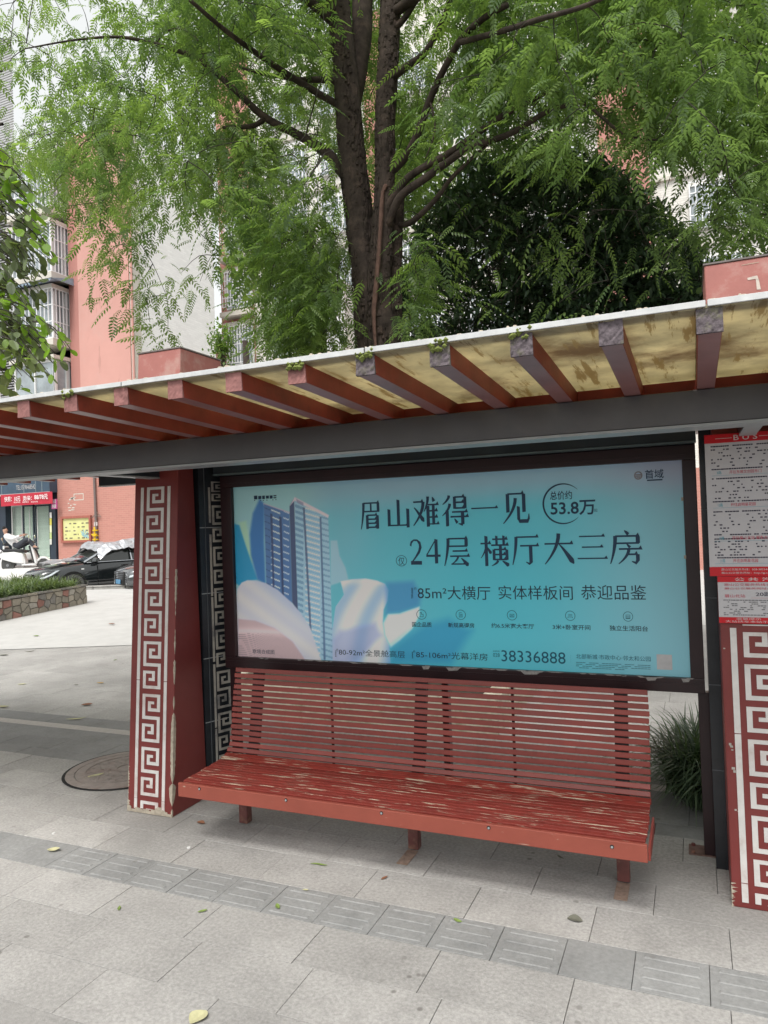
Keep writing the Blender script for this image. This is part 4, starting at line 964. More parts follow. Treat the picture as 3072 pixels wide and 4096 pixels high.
for k in range(n+1):
    x = c0+(c1-c0)*k/n; y = F-.55+.015*math.sin(k*1.3); mb.v += [(x,y,zt-.003*math.sin(k*.4)),(x,y+.01,zb2)]
mb.f = [(2*k,2*k+1,2*k+3,2*k+2) for k in range(n)]
o = obj('banner_cloth', mb, mat('banner_red', (.42,.025,.045), .6, .1, 2), bnr); s_ = o.modifiers.new('s','SOLIDIFY'); s_.thickness = .008
lettering('banner_letters', [('快剪：10元', *wr(18,1987,82,2004,F-.58),.010), ('烫/染：', *wr(92,1984,128,2001,F-.58),.008), ('88/78元', *wr(138,1979,192,1996,F-.58),.014), ('洗吹精剪', *wr(55,2007,82,2011,F-.58)), ('特惠焗油', *wr(90,2006,115,2010,F-.58)), ('欢迎光临', *wr(125,2005,152,2009,F-.58))], M_wht, bnr, F-.58, .01)
ps = thing('photo_sign', 'small pink sign with white characters hanging beside the shop door', 'sign')
r_ = wr(205,1997,227,2035,F-.35); obj('sign_panel', MB().box(r_[0], r_[2], F-.35, F-.30, r_[3], r_[1]), mat('pink_sign', (.50,.09,.27), .5), ps)
lettering('sign_letters', [('照', *wr(208,1999,224,2013,F-.36),.012), ('相', *wr(208,2017,224,2032,F-.36),.012)], M_wht, ps, F-.36, .005)
pst = thing('window_poster', 'narrow yellow and green poster strip on the right shop door post', 'poster')
for k, (ya, yb, c) in enumerate(((2050,2072,(.6,.6,.58)),(2073,2100,(.5,.45,.08)),(2101,2130,(.6,.6,.4)),(2131,2155,(.4,.48,.2)),(2156,2178,(.6,.6,.55)))):
    r_ = wr(198,ya,207,yb,F-.14); obj('poster_strip', MB().box(r_[0], r_[2], F-.14, F-.13, r_[3], r_[1]), mat('strip%d' % k, c, .5), pst)
bd = thing('notice_board', 'yellow-green printed notice board in a red frame on the brick wall', 'notice board')
r_ = wr(243,2067,366,2168,F-.1); X0, Z1, X1, Z0 = r_
mb = MB(); t = .10
for q in ((X0,X1,Z1-t,Z1),(X0,X1,Z0,Z0+t),(X0,X0+t,Z0+t+.001,Z1-t-.001),(X1-t,X1,Z0+t+.001,Z1-t-.001)): mb.box(q[0],q[1],F-.14,F-.03,q[2],q[3])
obj('board_frame', mb, mat('board_red_frame', (.33,.11,.08), .6), bd)
obj('board_sheet', MB().box(X0+t,X1-t,F-.07,F-.05,Z0+t,Z1-t), mat('board_yellow', (.60,.60,.26), .5, .1, 1.2, stain=(.62,.60,.40), stain_amt=.8, stain_scale=1.0), bd)
M_bt = mat('board_dark_text', (.16,.14,.10), .6); mb = MB()
for k in range(6):
    z = Z1-.35-.16*k
    for j in range(7):
        x = X0+.22+.24*j
        if (k*3+j*5) % 7 > 1: mb.box(x, x+.05+.12*((k+j) % 3)/2, F-.076, F-.071, z, z+.055)
obj('board_print', mb, M_bt, bd, kind='stuff')
mb = MB()
for k in range(9):
    a = k*.9; mb.add([(X1-.45+.22*math.cos(a),F-.0715-.0005*k,Z0+.45+.16*math.sin(a)),(X1-.25+.2*math.cos(a+1),F-.0715-.0005*k,Z0+.3+.2*math.sin(a)),(X1-.5,F-.0715-.0005*k,Z0+.25)], [(0,1,2)])
obj('board_picture', mb, mat('board_blue', (.25,.42,.45), .6), bd)
bg_ = wr(292,1975,332,2000,F-.06); mb = MB(); t = .035
for q in ((bg_[0],bg_[2],bg_[1]-t,bg_[1]),(bg_[0],bg_[2],bg_[3],bg_[3]+t),(bg_[0],bg_[0]+t,bg_[3]+t,bg_[1]-t),(bg_[2]-t,bg_[2],bg_[3]+t,bg_[1]-t)): mb.box(q[0],q[1],F-.026,F-.0205,q[2],q[3])
rr = random.Random(3); c_ = W(282, 2018)
for k in range(16): x = c_[0]-.25+rr.random()*.5; z = c_[2]-.3+rr.random()*.6; mb.box(x, x+.04+rr.random()*.12, F-.0255, F-.0205, z, z+.02+rr.random()*.05)
obj('glue_marks', mb, M_slabc, sp_, kind='stuff')
gp = thing('gas_pipe', 'grey riser pipe with a bright yellow valve on the brick wall', 'pipe')
a = W(379, 1880); b = W(392, 2120)
obj('riser', MB().tube([(a[0]+.02,F-.10,6.1),(b[0],F-.10,b[2]),(b[0],F-.10,1.0)], .055, 8), mat('grey_pipe', (.16,.13,.12), .6), gp)
mb = MB(); q = W(389, 2140)
mb.tube([(q[0],F-.10,q[2]-.35),(q[0],F-.10,q[2]+.35)], .075, 10); mb.disc((q[0],F-.10,q[2]+.18),.13,(0,0,1),.05,12); mb.disc((q[0],F-.10,q[2]-.05),.13,(0,0,1),.05,12); mb.disc((q[0],F-.10,q[2]-.22),.13,(0,0,1),.05,12); mb.box(q[0]-.14,q[0]+.14,F-.2,F-.14,q[2]+.0,q[2]+.06)
obj('yellow_valve', mb, mat('valve_yellow', (.62,.42,.02), .4), gp)
mb = MB(); mb.box(q[0]-.02,q[0]+.10,F-.14,F-.06,q[2]+.40,q[2]+.56); obj('meter_box', mb, M_wframe, gp)
mb = MB(); 
for k in range(5): mb.tube([(q[0]+.02,F-.1,q[2]+.8),(q[0]+.18*math.cos(k*1.3)+.1,F-.14,q[2]+.9+.12*math.sin(k*2)),(q[0]+.36*math.cos(k*1.9),F-.12,q[2]+.75+.1*math.sin(k*3))], .012, 4)
obj('loose_wires', mb, mat('wire', (.2,.17,.15), .7), gp)

# ================================================================ right-hand building with barred windows
F2 = 32.5
rb = thing('barred_apartment_block', 'cream and rose apartment block with white barred windows behind the big tree', 'building')
def U(x, y): return onY(x, y, F2)
XB0 = U(895,1300)[0]
obj('wall', MB().box(XB0, 14, F2, F2+8, 0, 27), M_tilex, rb)
obj('corner_wall', MB().box(XB0-.05, XB0+1.98, F2-.10, F2-.003, 0, 27), bricked('rose_corner_courses', (.50,.235,.20), (.46,.22,.19), 1, 1, .12, .4), rb)
for (x0, x1, z0, z1) in ((-22.35,-20.9,10.75,12.62),(-22.35,-20.9,13.75,15.5),(-22.35,-20.9,16.7,18.5),(-22.35,-20.9,7.8,9.6)):
    w_ = window(rb, x0, x1, z0, z1, F2-.28, 2, True, 9, 4, .3)
    obj('window_ledge', MB().box(x0-.2, x1+.2, F2-.75, F2-.101, z0-.55, z0-.30), M_slabc, w_)
    obj('window_ledge', MB().box(x0-.2, x1+.2, F2-.45, F2-.101, z1+.16, z1+.34), M_slabc, w_)
for zf in (7.7, 10.7, 13.7, 16.7, 19.7, 22.7):
    for (x0, x1) in ((-19.6,-17.5),(-16.6,-14.4),(-12.6,-10.4),(-9.4,-7.2),(-5.9,-3.9),(.4,2.6),(3.8,6.0)):
        window(rb, x0, x1, zf, zf+1.75, F2-.14, 2, True, 10, 4, .25)
    obj('string_course', MB().box(XB0+2.2, 14, F2-.14, F2-.002, zf-.75, zf-.6), M_slabc, rb)
for (xa, xb) in ((-14.0,-13.0),(-3.16,-1.15),(7,9)):
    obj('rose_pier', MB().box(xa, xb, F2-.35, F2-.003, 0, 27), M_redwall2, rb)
q0 = U(1305,1210); q1 = U(1430,1440)
obj('balcony_enclosure', MB().box(q0[0], q1[0]+.1, F2-1.5, F2-.005, q1[2]-1.2, q0[2]+.4), M_tilex, rb)
grille(rb, q0[0]+.05, q1[0], q1[2]-.1, q0[2]+.2, F2-1.6, 14, 6, .02)
for (xa, z) in ((-6.9, 14.2), (4.2, 11.5), (-10.1, 11.0)):
    mb = MB()
    for k in range(22): mb.box(xa, xa+1.0, F2-.42, F2-.36, z+k*.07, z+k*.07+.03)
    obj('louvre_slats', mb, M_alu, rb, kind='stuff')
# narrow far block between the white gable and the barred block
nb = thing('far_narrow_block', 'far rose and white building glimpsed in the narrow gap', 'building')
obj('wall', MB().box(-34, -24.6, 43, 47, 0, 16.0), M_redwall, nb)
mb = MB(); mb.box(-34, -24.5, 42.3, 42.99, 15.2, 16.1); mb.box(-31.9, -31.5, 42.3, 42.9, 8, 15.19); obj('white_band', mb, M_wframe, nb)
obj('awning', MB().hexa([(-33,41.9,11.6),(-29.4,41.9,11.6),(-29.4,42.98,11.9),(-33,42.98,11.9),(-33,41.95,11.75),(-29.4,41.95,11.75),(-29.4,42.98,12.3),(-33,42.98,12.3)]), mat('dark_awning', (.09,.08,.09), .8), nb)
# closing volumes so that nothing opens onto emptiness behind the trees
bk = thing('street_block', 'pale building row closing the street far right of the trees', 'building')
obj('wall', MB().box(16, 40, 30, 36, 0, 20), M_tilex, bk)

# ================================================================ planters
M_st = [mat('crazy_stone_%d' % i, c, .85, .15, 8, .4, 30, objvar=.15) for i, c in enumerate(((.24,.22,.18),(.30,.27,.22),(.18,.17,.155),(.27,.14,.115),(.33,.31,.27)))]
M_mort = mat('planter_mortar', (.17,.16,.14), .9, .2, 10)
pl = thing('stone_planter', 'low planter wall of irregular coloured stones at the left edge', 'planter')
a = onZ(350, 2415, .19); b = onZ(0, 2487, .11); dirv = (b-a)[:2]; Ln = float(np.hypot(*dirv)); dirv = dirv/Ln; nrm = np.array([dirv[1], -dirv[0]]); 
if nrm @ a[:2] > 0: nrm = -nrm       # towards the camera
Ln2 = Ln+5.5
PO = a[:2].copy()
def pw(u, v, z): p = PO+dirv*u-nrm*v; return (p[0], p[1], z)
ZG = lambda u: .19+(.11-.19)*u/Ln if u < Ln else .11-.03*(u-Ln)
HW = .46
mb = MB(); mb.hexa([pw(0,.03,-.2),pw(Ln2,.03,-.2),pw(Ln2,.33,-.2),pw(0,.33,-.2),pw(0,.03,ZG(0)+HW),pw(Ln2,.03,ZG(Ln2)+HW),pw(Ln2,.33,ZG(Ln2)+HW),pw(0,.33,ZG(0)+HW)]); obj('wall_core', mb, M_mort, pl)
mb = MB(); mb.hexa([pw(0,.33,-.2),pw(.3,.33,-.2),pw(.3,4,-.2),pw(0,4,-.2),pw(0,.33,.64),pw(.3,.33,.64),pw(.3,4,.64),pw(0,4,.64)]); obj('end_wall', mb, M_mort, pl)
# irregular stones: relaxed voronoi cells clipped half-plane by half-plane
rs = np.random.default_rng(12); seeds = []
u = .12
for r_ in range(3):
    u = .1+.08*r_
    while u < Ln2: seeds.append((u+rs.uniform(-.06,.06), .08+.15*r_+rs.uniform(-.035,.035))); u += rs.uniform(.17,.30)
seeds = np.array(seeds)
for i, c in enumerate(seeds):
    poly = [(max(0,c[0]-.3),0),(min(Ln2,c[0]+.3),0),(min(Ln2,c[0]+.3),HW),(max(0,c[0]-.3),HW)]
    for j, d in enumerate(seeds):
        if i == j or abs(d[0]-c[0]) > .7: continue
        mid = (c+d)/2; n = d-c; out = []
        for k in range(len(poly)):
            p, q = np.array(poly[k]), np.array(poly[(k+1) % len(poly)]); sp1, sq = (p-mid)@n, (q-mid)@n
            if sp1 <= 0: out.append(tuple(p))
            if sp1*sq < 0: out.append(tuple(p+(q-p)*sp1/(sp1-sq)))
        poly = out
        if len(poly) < 3: break
    if len(poly) < 3: continue
    cc = np.mean(poly, 0); pr = rs.uniform(.004,.018); f = [(cc[0]+(p[0]-cc[0])*.93, cc[1]+(p[1]-cc[1])*.93) for p in poly]; g_ = [(cc[0]+(p[0]-cc[0])*.84, cc[1]+(p[1]-cc[1])*.84) for p in poly]
    n = len(f); mb = MB(); mb.v = [pw(p[0], .032, ZG(p[0])+p[1]) for p in f]+[pw(p[0], .015-pr, ZG(p[0])+p[1]) for p in g_]
    mb.f = [tuple(range(n,2*n))]+[(k,(k+1)%n,n+(k+1)%n,n+k) for k in range(n)]
    obj('stone', mb, M_st[int(rs.choice(5, p=[.3,.3,.15,.12,.13]))], pl)
u = 0
while u < Ln2:
    l = rs.uniform(.25,.5); mb = MB(); z = ZG(u)+HW+.003; mb.hexa([pw(u,-.03,z),pw(u+l-.012,-.03,z),pw(u+l-.012,.36,z),pw(u,.36,z)]+[pw(u,-.03,z+.045),pw(u+l-.012,-.03,z+.045),pw(u+l-.012,.36,z+.045),pw(u,.36,z+.045)]); obj('coping_stone', mb, M_st[int(rs.integers(0,3))], pl, bevel=.006); u += l
mb = MB(); mb.hexa([pw(.3,.33,-.2),pw(Ln2,.33,-.2),pw(Ln2,4,-.2),pw(.3,4,-.2),pw(.3,.33,.5),pw(Ln2,.33,.45),pw(Ln2,4,.5),pw(.3,4,.5)]); obj('planter_soil', mb, mat('dark_soil', (.05,.04,.03), .95, .4, 12), pl)
# tree pit behind the shelter
tp = thing('tree_planter', 'square stone-edged bed round the foot of the big tree', 'planter')
TX, TY = -3.27, 7.6
M_kb = mat('pale_bed_kerb', (.45,.42,.34), .85, .25, 9, .3, 40, stain=(.20,.19,.12), stain_amt=.7, stain_scale=7)
for q in ((-5.0,-1.75,6.62,6.80),(-5.0,-1.75,8.5,8.68),(-5.0,-4.82,6.803,8.497),(-1.93,-1.75,6.803,8.497)):
    obj('bed_kerb', MB().box(q[0],q[1],q[2],q[3],-.02,.34), M_kb, tp, bevel=.012)
obj('bed_soil', MB().box(-4.818,-1.932,6.803,8.497,-.02,.28), MATS['dark_soil'], tp)

# ================================================================ vehicles
M_carblk = mat('black_car_paint', (.010,.013,.014), .12, .1, 3, spec=.6, coat=1.0)
M_cargry = mat('grey_car_paint', (.10,.105,.11), .22, .1, 3, spec=.6, coat=1.0, metal=.4)
M_cglass = mat('car_glass', (.03,.035,.03), .04, .2, 2, spec=.9)
M_tyre = mat('tyre_rubber', (.07,.07,.068), .85, .2, 30, .2, 90); M_rim = mat('wheel_rim', (.10,.10,.10), .3, .2, 10, metal=.6)
M_chrome = mat('chrome', (.55,.56,.58), .12, .1, 5, metal=1.0); M_lamp = mat('headlight_lens', (.42,.46,.48), .08, .3, 14, spec=.9); M_plate = mat('blue_number_plate', (.12,.28,.45), .4)
def car(name, label, cat, loc, rz, paint, grp, style=0):
    t = thing(name, label, cat, grp, loc, rz)      # nose towards +x, width along y, 4.9 m long
    # stations: x, half width, z bottom, z shoulder, z hood/roof
    prof_b = [(2.42,.62,.30,.60,.66),(2.36,.76,.22,.66,.78),(2.1,.86,.20,.76,.86),(1.7,.90,.20,.84,.93),(1.1,.915,.20,.90,.99),(.7,.92,.20,.93,1.03),(0,.92,.20,.95,1.02),(-1.0,.92,.20,.97,1.03),(-1.8,.91,.22,.98,1.06),(-2.3,.85,.28,.95,1.06),(-2.45,.75,.36,.85,.98)]
    mb = MB(); rings = []
    for (x, w, z0, zs, zh) in prof_b:
        rg = [(x,-w*.86,z0),(x,-w,z0+.14),(x,-w,(z0+zs)/2),(x,-w*.985,zs-.04),(x,-w*.93,zs+(zh-zs)*.5),(x,-w*.72,zh-.008),(x,-w*.35,zh+.008),(x,0,zh+.012)]
        rg += [(p[0], -p[1], p[2]) for p in rg[-2::-1]]; rings.append(rg)
    n = len(rings[0]); mb.v = [p for r_ in rings for p in r_]
    for i in range(len(rings)-1):
        for k in range(n): mb.f.append((i*n+k, i*n+(k+1)%n, (i+1)*n+(k+1)%n, (i+1)*n+k))
    mb.f += [tuple(range(n)), tuple((len(rings)-1)*n+k for k in range(n))[::-1]]
    o = obj('body', mb, paint, t, smooth=True); s = o.modifiers.new('s','SUBSURF'); s.levels = s.render_levels = 1
    # cabin: glass house and roof
    A = [(1.05,.80,1.00),(.30,.70,1.40),(-.6,.69,1.455),(-1.35,.68,1.38),(-2.0,.74,1.04)]
    mb = MB(); mb.v = []
    for (x, w, z) in A: mb.v += [(x,-w,z),(x,w,z)]
    for (x, w) in ((.95,.86),(-1.95,.82)): mb.v += [(x,-w,.98),(x,w,.98)]
    mb.f = [(0,1,3,2),(2,3,5,4),(4,5,7,6),(6,7,9,8),(0,2,4,6,8,12,10),(1,11,13,9,7,5,3)]
    obj('glasshouse', mb, M_cglass, t)
    mb = MB()
    for i in (1,2): 
        (xa,wa,za),(xb,wb,zb_) = A[i], A[i+1]; mb.hexa([(xa,-wa-.012,za),(xa,wa+.012,za),(xb,wb+.012,zb_),(xb,-wb-.012,zb_),(xa,-wa*.93,za+.035),(xa,wa*.93,za+.035),(xb,wb*.93,zb_+.035),(xb,-wb*.93,zb_+.035)])
    obj('roof', mb, paint, t)
    mb = MB()
    for s in (-1, 1):
        for pa, pb in (((1.06,.83,1.0),(.30,.72,1.405)),((-.45,.885,.98),(-.42,.71,1.44)),((-2.0,.80,1.03),(-1.35,.70,1.39))): mb.tube([(pa[0],s*pa[1],pa[2]),(pb[0],s*pb[1],pb[2])], .032, 6)
        mb.tube([(1.0,s*.885,.985),(-1.0,s*.90,.995),(-1.95,s*.86,1.02)], .014, 6)
    obj('window_trim', mb, M_chrome if style == 0 else paint, t)
    for s in (-1, 1):
        obj('door_seam', MB().box(.66,.675,s*.923-.002,s*.923+.002,.30,.93), M_black, t); obj('door_seam', MB().box(-.46,-.445,s*.925-.002,s*.925+.002,.30,.95), M_black, t)
        obj('side_trim', MB().box(-1.3,.95,s*.93-.006,s*.93+.006,.36,.40), M_chrome, t)
        obj('door_handle', MB().box(-.32,-.10,s*.94-.015,s*.94+.015,.84,.87), M_chrome, t)
        m_ = MB(); m_.hexa([(.62,s*.90,1.00),(.86,s*.90,1.00),(.80,s*1.10,1.0),(.66,s*1.10,1.0),(.62,s*.90,1.13),(.80,s*.90,1.13),(.76,s*1.09,1.12),(.66,s*1.09,1.12)]); obj('wing_mirror', m_, paint, t, bevel=.02)
        m_ = MB(); 
        m_.v = [(2.395,s*.52,.50),(2.30,s*.80,.54),(2.02,s*.885,.66),(1.78,s*.875,.80),(2.05,s*.78,.80),(2.33,s*.55,.68)]; m_.v += [(p[0]+.03, p[1]+s*.02, p[2]+.01) for p in m_.v]
        m_.f = [(6,7,8,9,10,11)]+[(k,(k+1)%6,6+(k+1)%6,6+k) for k in range(6)]; obj('headlight', m_, M_lamp, t)
        obj('side_marker', MB().box(1.10,1.18,s*.935-.01,s*.935+.01,.78,.82), M_wframe, t)
    m_ = MB(); gw = .42 if style == 0 else .58; gz0, gz1 = (.44,.70) if style == 0 else (.30,.70)
    m_.hexa([(2.40,-gw,gz0),(2.46,-gw*.7,gz0),(2.46,gw*.7,gz0),(2.40,gw,gz0),(2.36,-gw*1.05,gz1),(2.43,-gw*.8,gz1),(2.43,gw*.8,gz1),(2.36,gw*1.05,gz1)]); obj('grille', m_, M_black, t)
    m_ = MB()
    if style == 0:
        for k in range(5): z = gz0+.02+k*.055; m_.box(2.452-.004*k,2.47-.004*k,-gw*.72,gw*.72,z,z+.018)
        m_.tube([(2.41,gw*1.02,gz0),(2.38,gw*1.08,gz1+.01),(2.44,gw*.7,gz1+.03),(2.44,-gw*.7,gz1+.03),(2.38,-gw*1.08,gz1+.01),(2.41,-gw*1.02,gz0)], .018, 6)
    else:
        for k in range(13):
            for j in range(7):
                y = -gw+2*gw*(k+.5)/13; z = gz0+.03+j*.055; dx = -.03*abs(y)/gw*2
                m_.add([(2.47+dx,y-.03,z),(2.48+dx,y,z+.01),(2.47+dx,y+.03,z),(2.475+dx,y,z+.04)], [(0,1,3),(1,2,3)])
        m_.tube([(2.42,gw,gz0),(2.36,gw*1.1,gz1),(2.36,-gw*1.1,gz1),(2.42,-gw,gz0)], .012, 6)
    obj('grille_bars', m_, M_chrome, t)
    obj('number_plate', MB().box(2.475,2.49,-.22,.22,.33,.46), M_plate, t)
    for x in (1.42, -1.45):
        for s in (-1, 1):
            m_ = MB(); m_.tube([(x,s*.70,.345),(x,s*.925,.345)], .40, 24); obj('wheel_arch', m_, M_black, t)
            wh = obj('wheel', MB().tube([(x,s*.72,.335),(x,s*.80,.335),(x,s*.95,.335)], [.33,.335,.315], 28), M_tyre, t, smooth=False)
            obj('rim', MB().tube([(x,s*.94,.335),(x,s*.958,.335)], .225, 24), M_black, wh)
            m_ = MB()
            for k in range(10):
                a_ = 2*math.pi*k/10+.05*(k % 2); m_.hexa([(x+.03*math.cos(a_+1.2),s*.958,.335+.03*math.sin(a_+1.2)),(x+.03*math.cos(a_-1.2),s*.958,.335+.03*math.sin(a_-1.2)),(x+.22*math.cos(a_-.09),s*.958,.335+.22*math.sin(a_-.09)),(x+.22*math.cos(a_+.09),s*.958,.335+.22*math.sin(a_+.09)),
                          (x+.03*math.cos(a_+1.2),s*.975,.335+.03*math.sin(a_+1.2)),(x+.03*math.cos(a_-1.2),s*.975,.335+.03*math.sin(a_-1.2)),(x+.22*math.cos(a_-.07),s*.968,.335+.22*math.sin(a_-.07)),(x+.22*math.cos(a_+.07),s*.968,.335+.22*math.sin(a_+.07))])
            m_.tube([(x,s*.958,.335),(x,s*.98,.335)], .05, 10); obj('spokes', m_, M_rim, wh)
    return t
wc = onD(302, 2338, 23.6); RZ = R(-90-156+0)   # heading azimuth -156
hd = -156.0; rz = R(90-hd)
hv = np.array([math.sin(R(hd)), math.cos(R(hd))]); side = np.array([-hv[1], hv[0]])   # car's left
cc = wc[:2]-hv*1.42-side*.9*(1 if (side@wc[:2]) < 0 else -1)
CS = 1.06
bc = car('parked_car', 'black sedan with a crumpled silver sunshade cover on its roof', 'car', (cc[0], cc[1], wc[2]-.335*CS), rz, M_carblk, 'cars parked behind the kerb')
bc.scale = (CS, CS, CS)
gc0 = onD(462, 2300, 22.75)
hd2 = -150.0; hv2 = np.array([math.sin(R(hd2)), math.cos(R(hd2))])
cc2 = gc0[:2]-hv2*2.45*1.0
sd2 = np.array([hv2[1], -hv2[0]]); cc2 = cc2+sd2*(-.35)
gc = car('parked_car', 'grey car nose with a large glittering grille next to the patterned pillar', 'car', (cc2[0], cc2[1], .12), R(90-hd2), M_cargry, 'cars parked behind the kerb', 1)
# silver sunshade sheets on the black car
M_foil = mat('silver_sunshade', (.42,.43,.45), .35, .3, 9, .6, 20, metal=.5)
def foil(name, label, pts_fn, nx, ny, amp, seed):
    rr_ = np.random.default_rng(seed); mb = MB()
    for i in range(nx+1):
        for j in range(ny+1):
            x, y, z = pts_fn(i/nx, j/ny); a_ = amp*(rr_.random()-.3); mb.v.append((x+rr_.normal()*amp*.3, y+rr_.normal()*amp*.3, z+abs(a_)))
    mb.f = [(i*(ny+1)+j, (i+1)*(ny+1)+j, (i+1)*(ny+1)+j+1, i*(ny+1)+j+1) for i in range(nx) for j in range(ny)]
    o = obj(name, mb, M_foil); s = o.modifiers.new('s','SOLIDIFY'); s.thickness = .02; o.matrix_world = bc_m; tag(o, label, 'car cover'); return o
bc_m = Matrix.Translation(bc.location) @ Matrix.Rotation(rz, 4, 'Z') @ Matrix.Scale(CS, 4)
def roofs(u, v):
    x = .62-2.6*u; y = -1.0+2.0*v; z = 1.53+.10*u+.05*math.sin(u*9+v*5)
    if abs(y) > .72: z -= (abs(y)-.72)*.9
    if u < .1: z -= .2*(1-u*10)
    return x, y, z
foil('roof_sunshade', 'crumpled silver reflective cover lying on the black car roof', roofs, 26, 14, .07, 5)
def hoods(u, v): return (.95+1.0*u, -.55+1.1*v, 1.09-.06*u+.02*math.sin(u*12))
foil('bonnet_sunshade', 'small folded silver cloth on the bonnet of the black car', hoods, 12, 8, .05, 6)

# ---- scooters and the reclining rider
M_scw = mat('white_scooter_plastic', (.66,.66,.65), .25, .05, 4, coat=.5); M_scb = mat('black_scooter_plastic', (.03,.03,.032), .4)
def scooter(loc, rz, label):
    t = thing('scooter', label, 'scooter', 'scooters outside the shop', loc, rz)   # nose +x
    for x in (-.62, .62):
        w = obj('wheel', MB().tube([(x,-.05,.22),(x,.05,.22)], .22, 22), M_tyre, t); obj('rim', MB().tube([(x,-.056,.22),(x,.056,.22)], .13, 16), M_rim, w); obj('hub', MB().tube([(x,-.065,.22),(x,.065,.22)], .05, 12), M_chrome, w)
    def lof(secs):
        mb = MB()
        for (x, w, z0, z1) in secs: mb.v += [(x,-w,z0),(x,w,z0),(x,w,z1),(x,-w,z1)]
        for i in range(len(secs)-1):
            for k in range(4): mb.f.append((i*4+k, i*4+(k+1)%4, i*4+4+(k+1)%4, i*4+4+k))
        mb.f += [(0,1,2,3), tuple(len(secs)*4-4+k for k in (3,2,1,0))]; return mb
    o = obj('rear_body', lof([(-.92,.06,.52,.60),(-.75,.13,.42,.68),(-.35,.17,.30,.70),(-.05,.15,.26,.62),(.02,.10,.22,.40)]), M_scw, t, bevel=.03)
    obj('floor_board', lof([(-.10,.14,.19,.25),(.30,.14,.19,.25),(.40,.12,.21,.32)]), M_scw, t, bevel=.02)
    obj('front_shield', MB().hexa([(.36,-.16,.25),(.44,-.13,.25),(.44,.13,.25),(.36,.16,.25),(.20,-.15,.95),(.27,-.12,.97),(.27,.12,.97),(.20,.15,.95)]), M_scw, t, bevel=.03)
    obj('inner_shield', MB().hexa([(.30,-.14,.27),(.355,-.14,.27),(.355,.14,.27),(.30,.14,.27),(.15,-.13,.90),(.195,-.13,.90),(.195,.13,.90),(.15,.13,.90)]), M_scb, t)
    obj('front_mudguard', lof([(.42,.06,.30,.40),(.55,.08,.42,.50),(.70,.08,.42,.49),(.86,.05,.30,.36)]), M_scw, t, bevel=.02)
    obj('seat', lof([(-.82,.10,.71,.78),(-.5,.16,.705,.80),(-.1,.15,.70,.77),(.0,.10,.66,.71)]), M_scb, t, bevel=.02)
    obj('rear_rack', MB().tube([(-.75,-.1,.72),(-.98,-.1,.80),(-.98,.1,.80),(-.75,.1,.72)], .012, 6), M_chrome, t)
    mb = MB(); mb.tube([(.50,0,.40),(.24,0,1.02)], .03, 8); mb.tube([(.16,-.32,1.02),(.26,-.1,1.04),(.26,.1,1.04),(.16,.32,1.02)], .018, 8); obj('handlebar', mb, M_scb, t)
    obj('headlight', MB().box(.26,.34,-.07,.07,.86,.97), M_lamp, t, bevel=.02)
    for s in (-1, 1):
        mb = MB(); mb.tube([(.20,s*.2,1.04),(.22,s*.27,1.20)], .008, 6); mb.disc((.21,s*.27,1.23),.055,(1,0,0),.015,12); obj('mirror', mb, M_chrome, t)
    obj('swing_arm', MB().hexa([(-.62,.06,.17),(-.10,.06,.22),(-.10,.10,.22),(-.62,.10,.17),(-.62,.06,.27),(-.10,.06,.32),(-.10,.10,.32),(-.62,.10,.27)]), M_chrome, t)
    obj('kick_stand', MB().tube([(-.12,.1,.22),(-.05,.17,.01)], .012, 6), M_scb, t)
    return t
s1 = onD(105, 2283, 29.2); s2 = onD(32, 2285, 29.9)
d_r = math.atan2(AR[1], AR[0])
sc1 = scooter((s1[0], s1[1], s1[2]), d_r+R(4), 'white scooter with a person in a white shirt lying back on it'); sc1.scale = (1.12,1.12,1.12)
sc2 = scooter((s2[0]-.1, s2[1]+.3, s2[2]-.02), d_r+R(175), 'second scooter partly hidden behind the white one at the left edge'); sc2.scale = (1.1,1.1,1.1)
# person: one continuous skinned body, built in the scooter's frame
def skin_body(name, verts, edges, rad, m, parent, sub=2):
    me = bpy.data.meshes.new(name); me.from_pydata(verts, edges, []); me.materials.append(m); o = link(name, me, parent)
    sk = o.modifiers.new('skin','SKIN'); me.skin_vertices[0].data[0].use_root = True if me.skin_vertices else True
    for i, r_ in enumerate(rad): me.skin_vertices[0].data[i].radius = (r_, r_)
    sb_ = o.modifiers.new('s','SUBSURF'); sb_.levels = sb_.render_levels = sub
    for p in me.polygons: p.use_smooth = True
    return o
pr = thing('person', 'person in a white shirt and dark trousers reclining on the white scooter', 'person', loc=sc1.location, rz=sc1.rotation_euler.z); pr.scale = sc1.scale
M_skin = mat('skin', (.42,.25,.18), .6); M_shirt = mat('white_shirt', (.70,.70,.70), .8, .05, 8); M_trs = mat('dark_trousers', (.04,.045,.055), .8); M_hair = mat('black_hair', (.012,.011,.011), .7)
def skinm(name, V, E, Rr, m):
    me = bpy.data.meshes.new(name); me.from_pydata(V, E, []); me.materials.append(m); o = link(name, me, pr)
    bpy.context.view_layer.objects.active = o
    md = o.modifiers.new('skin', 'SKIN')
    for i, r_ in enumerate(Rr): me.skin_vertices[0].data[i].radius = (r_, r_)
    me.skin_vertices[0].data[0].use_root = True
    s = o.modifiers.new('s', 'SUBSURF'); s.levels = s.render_levels = 2; return o
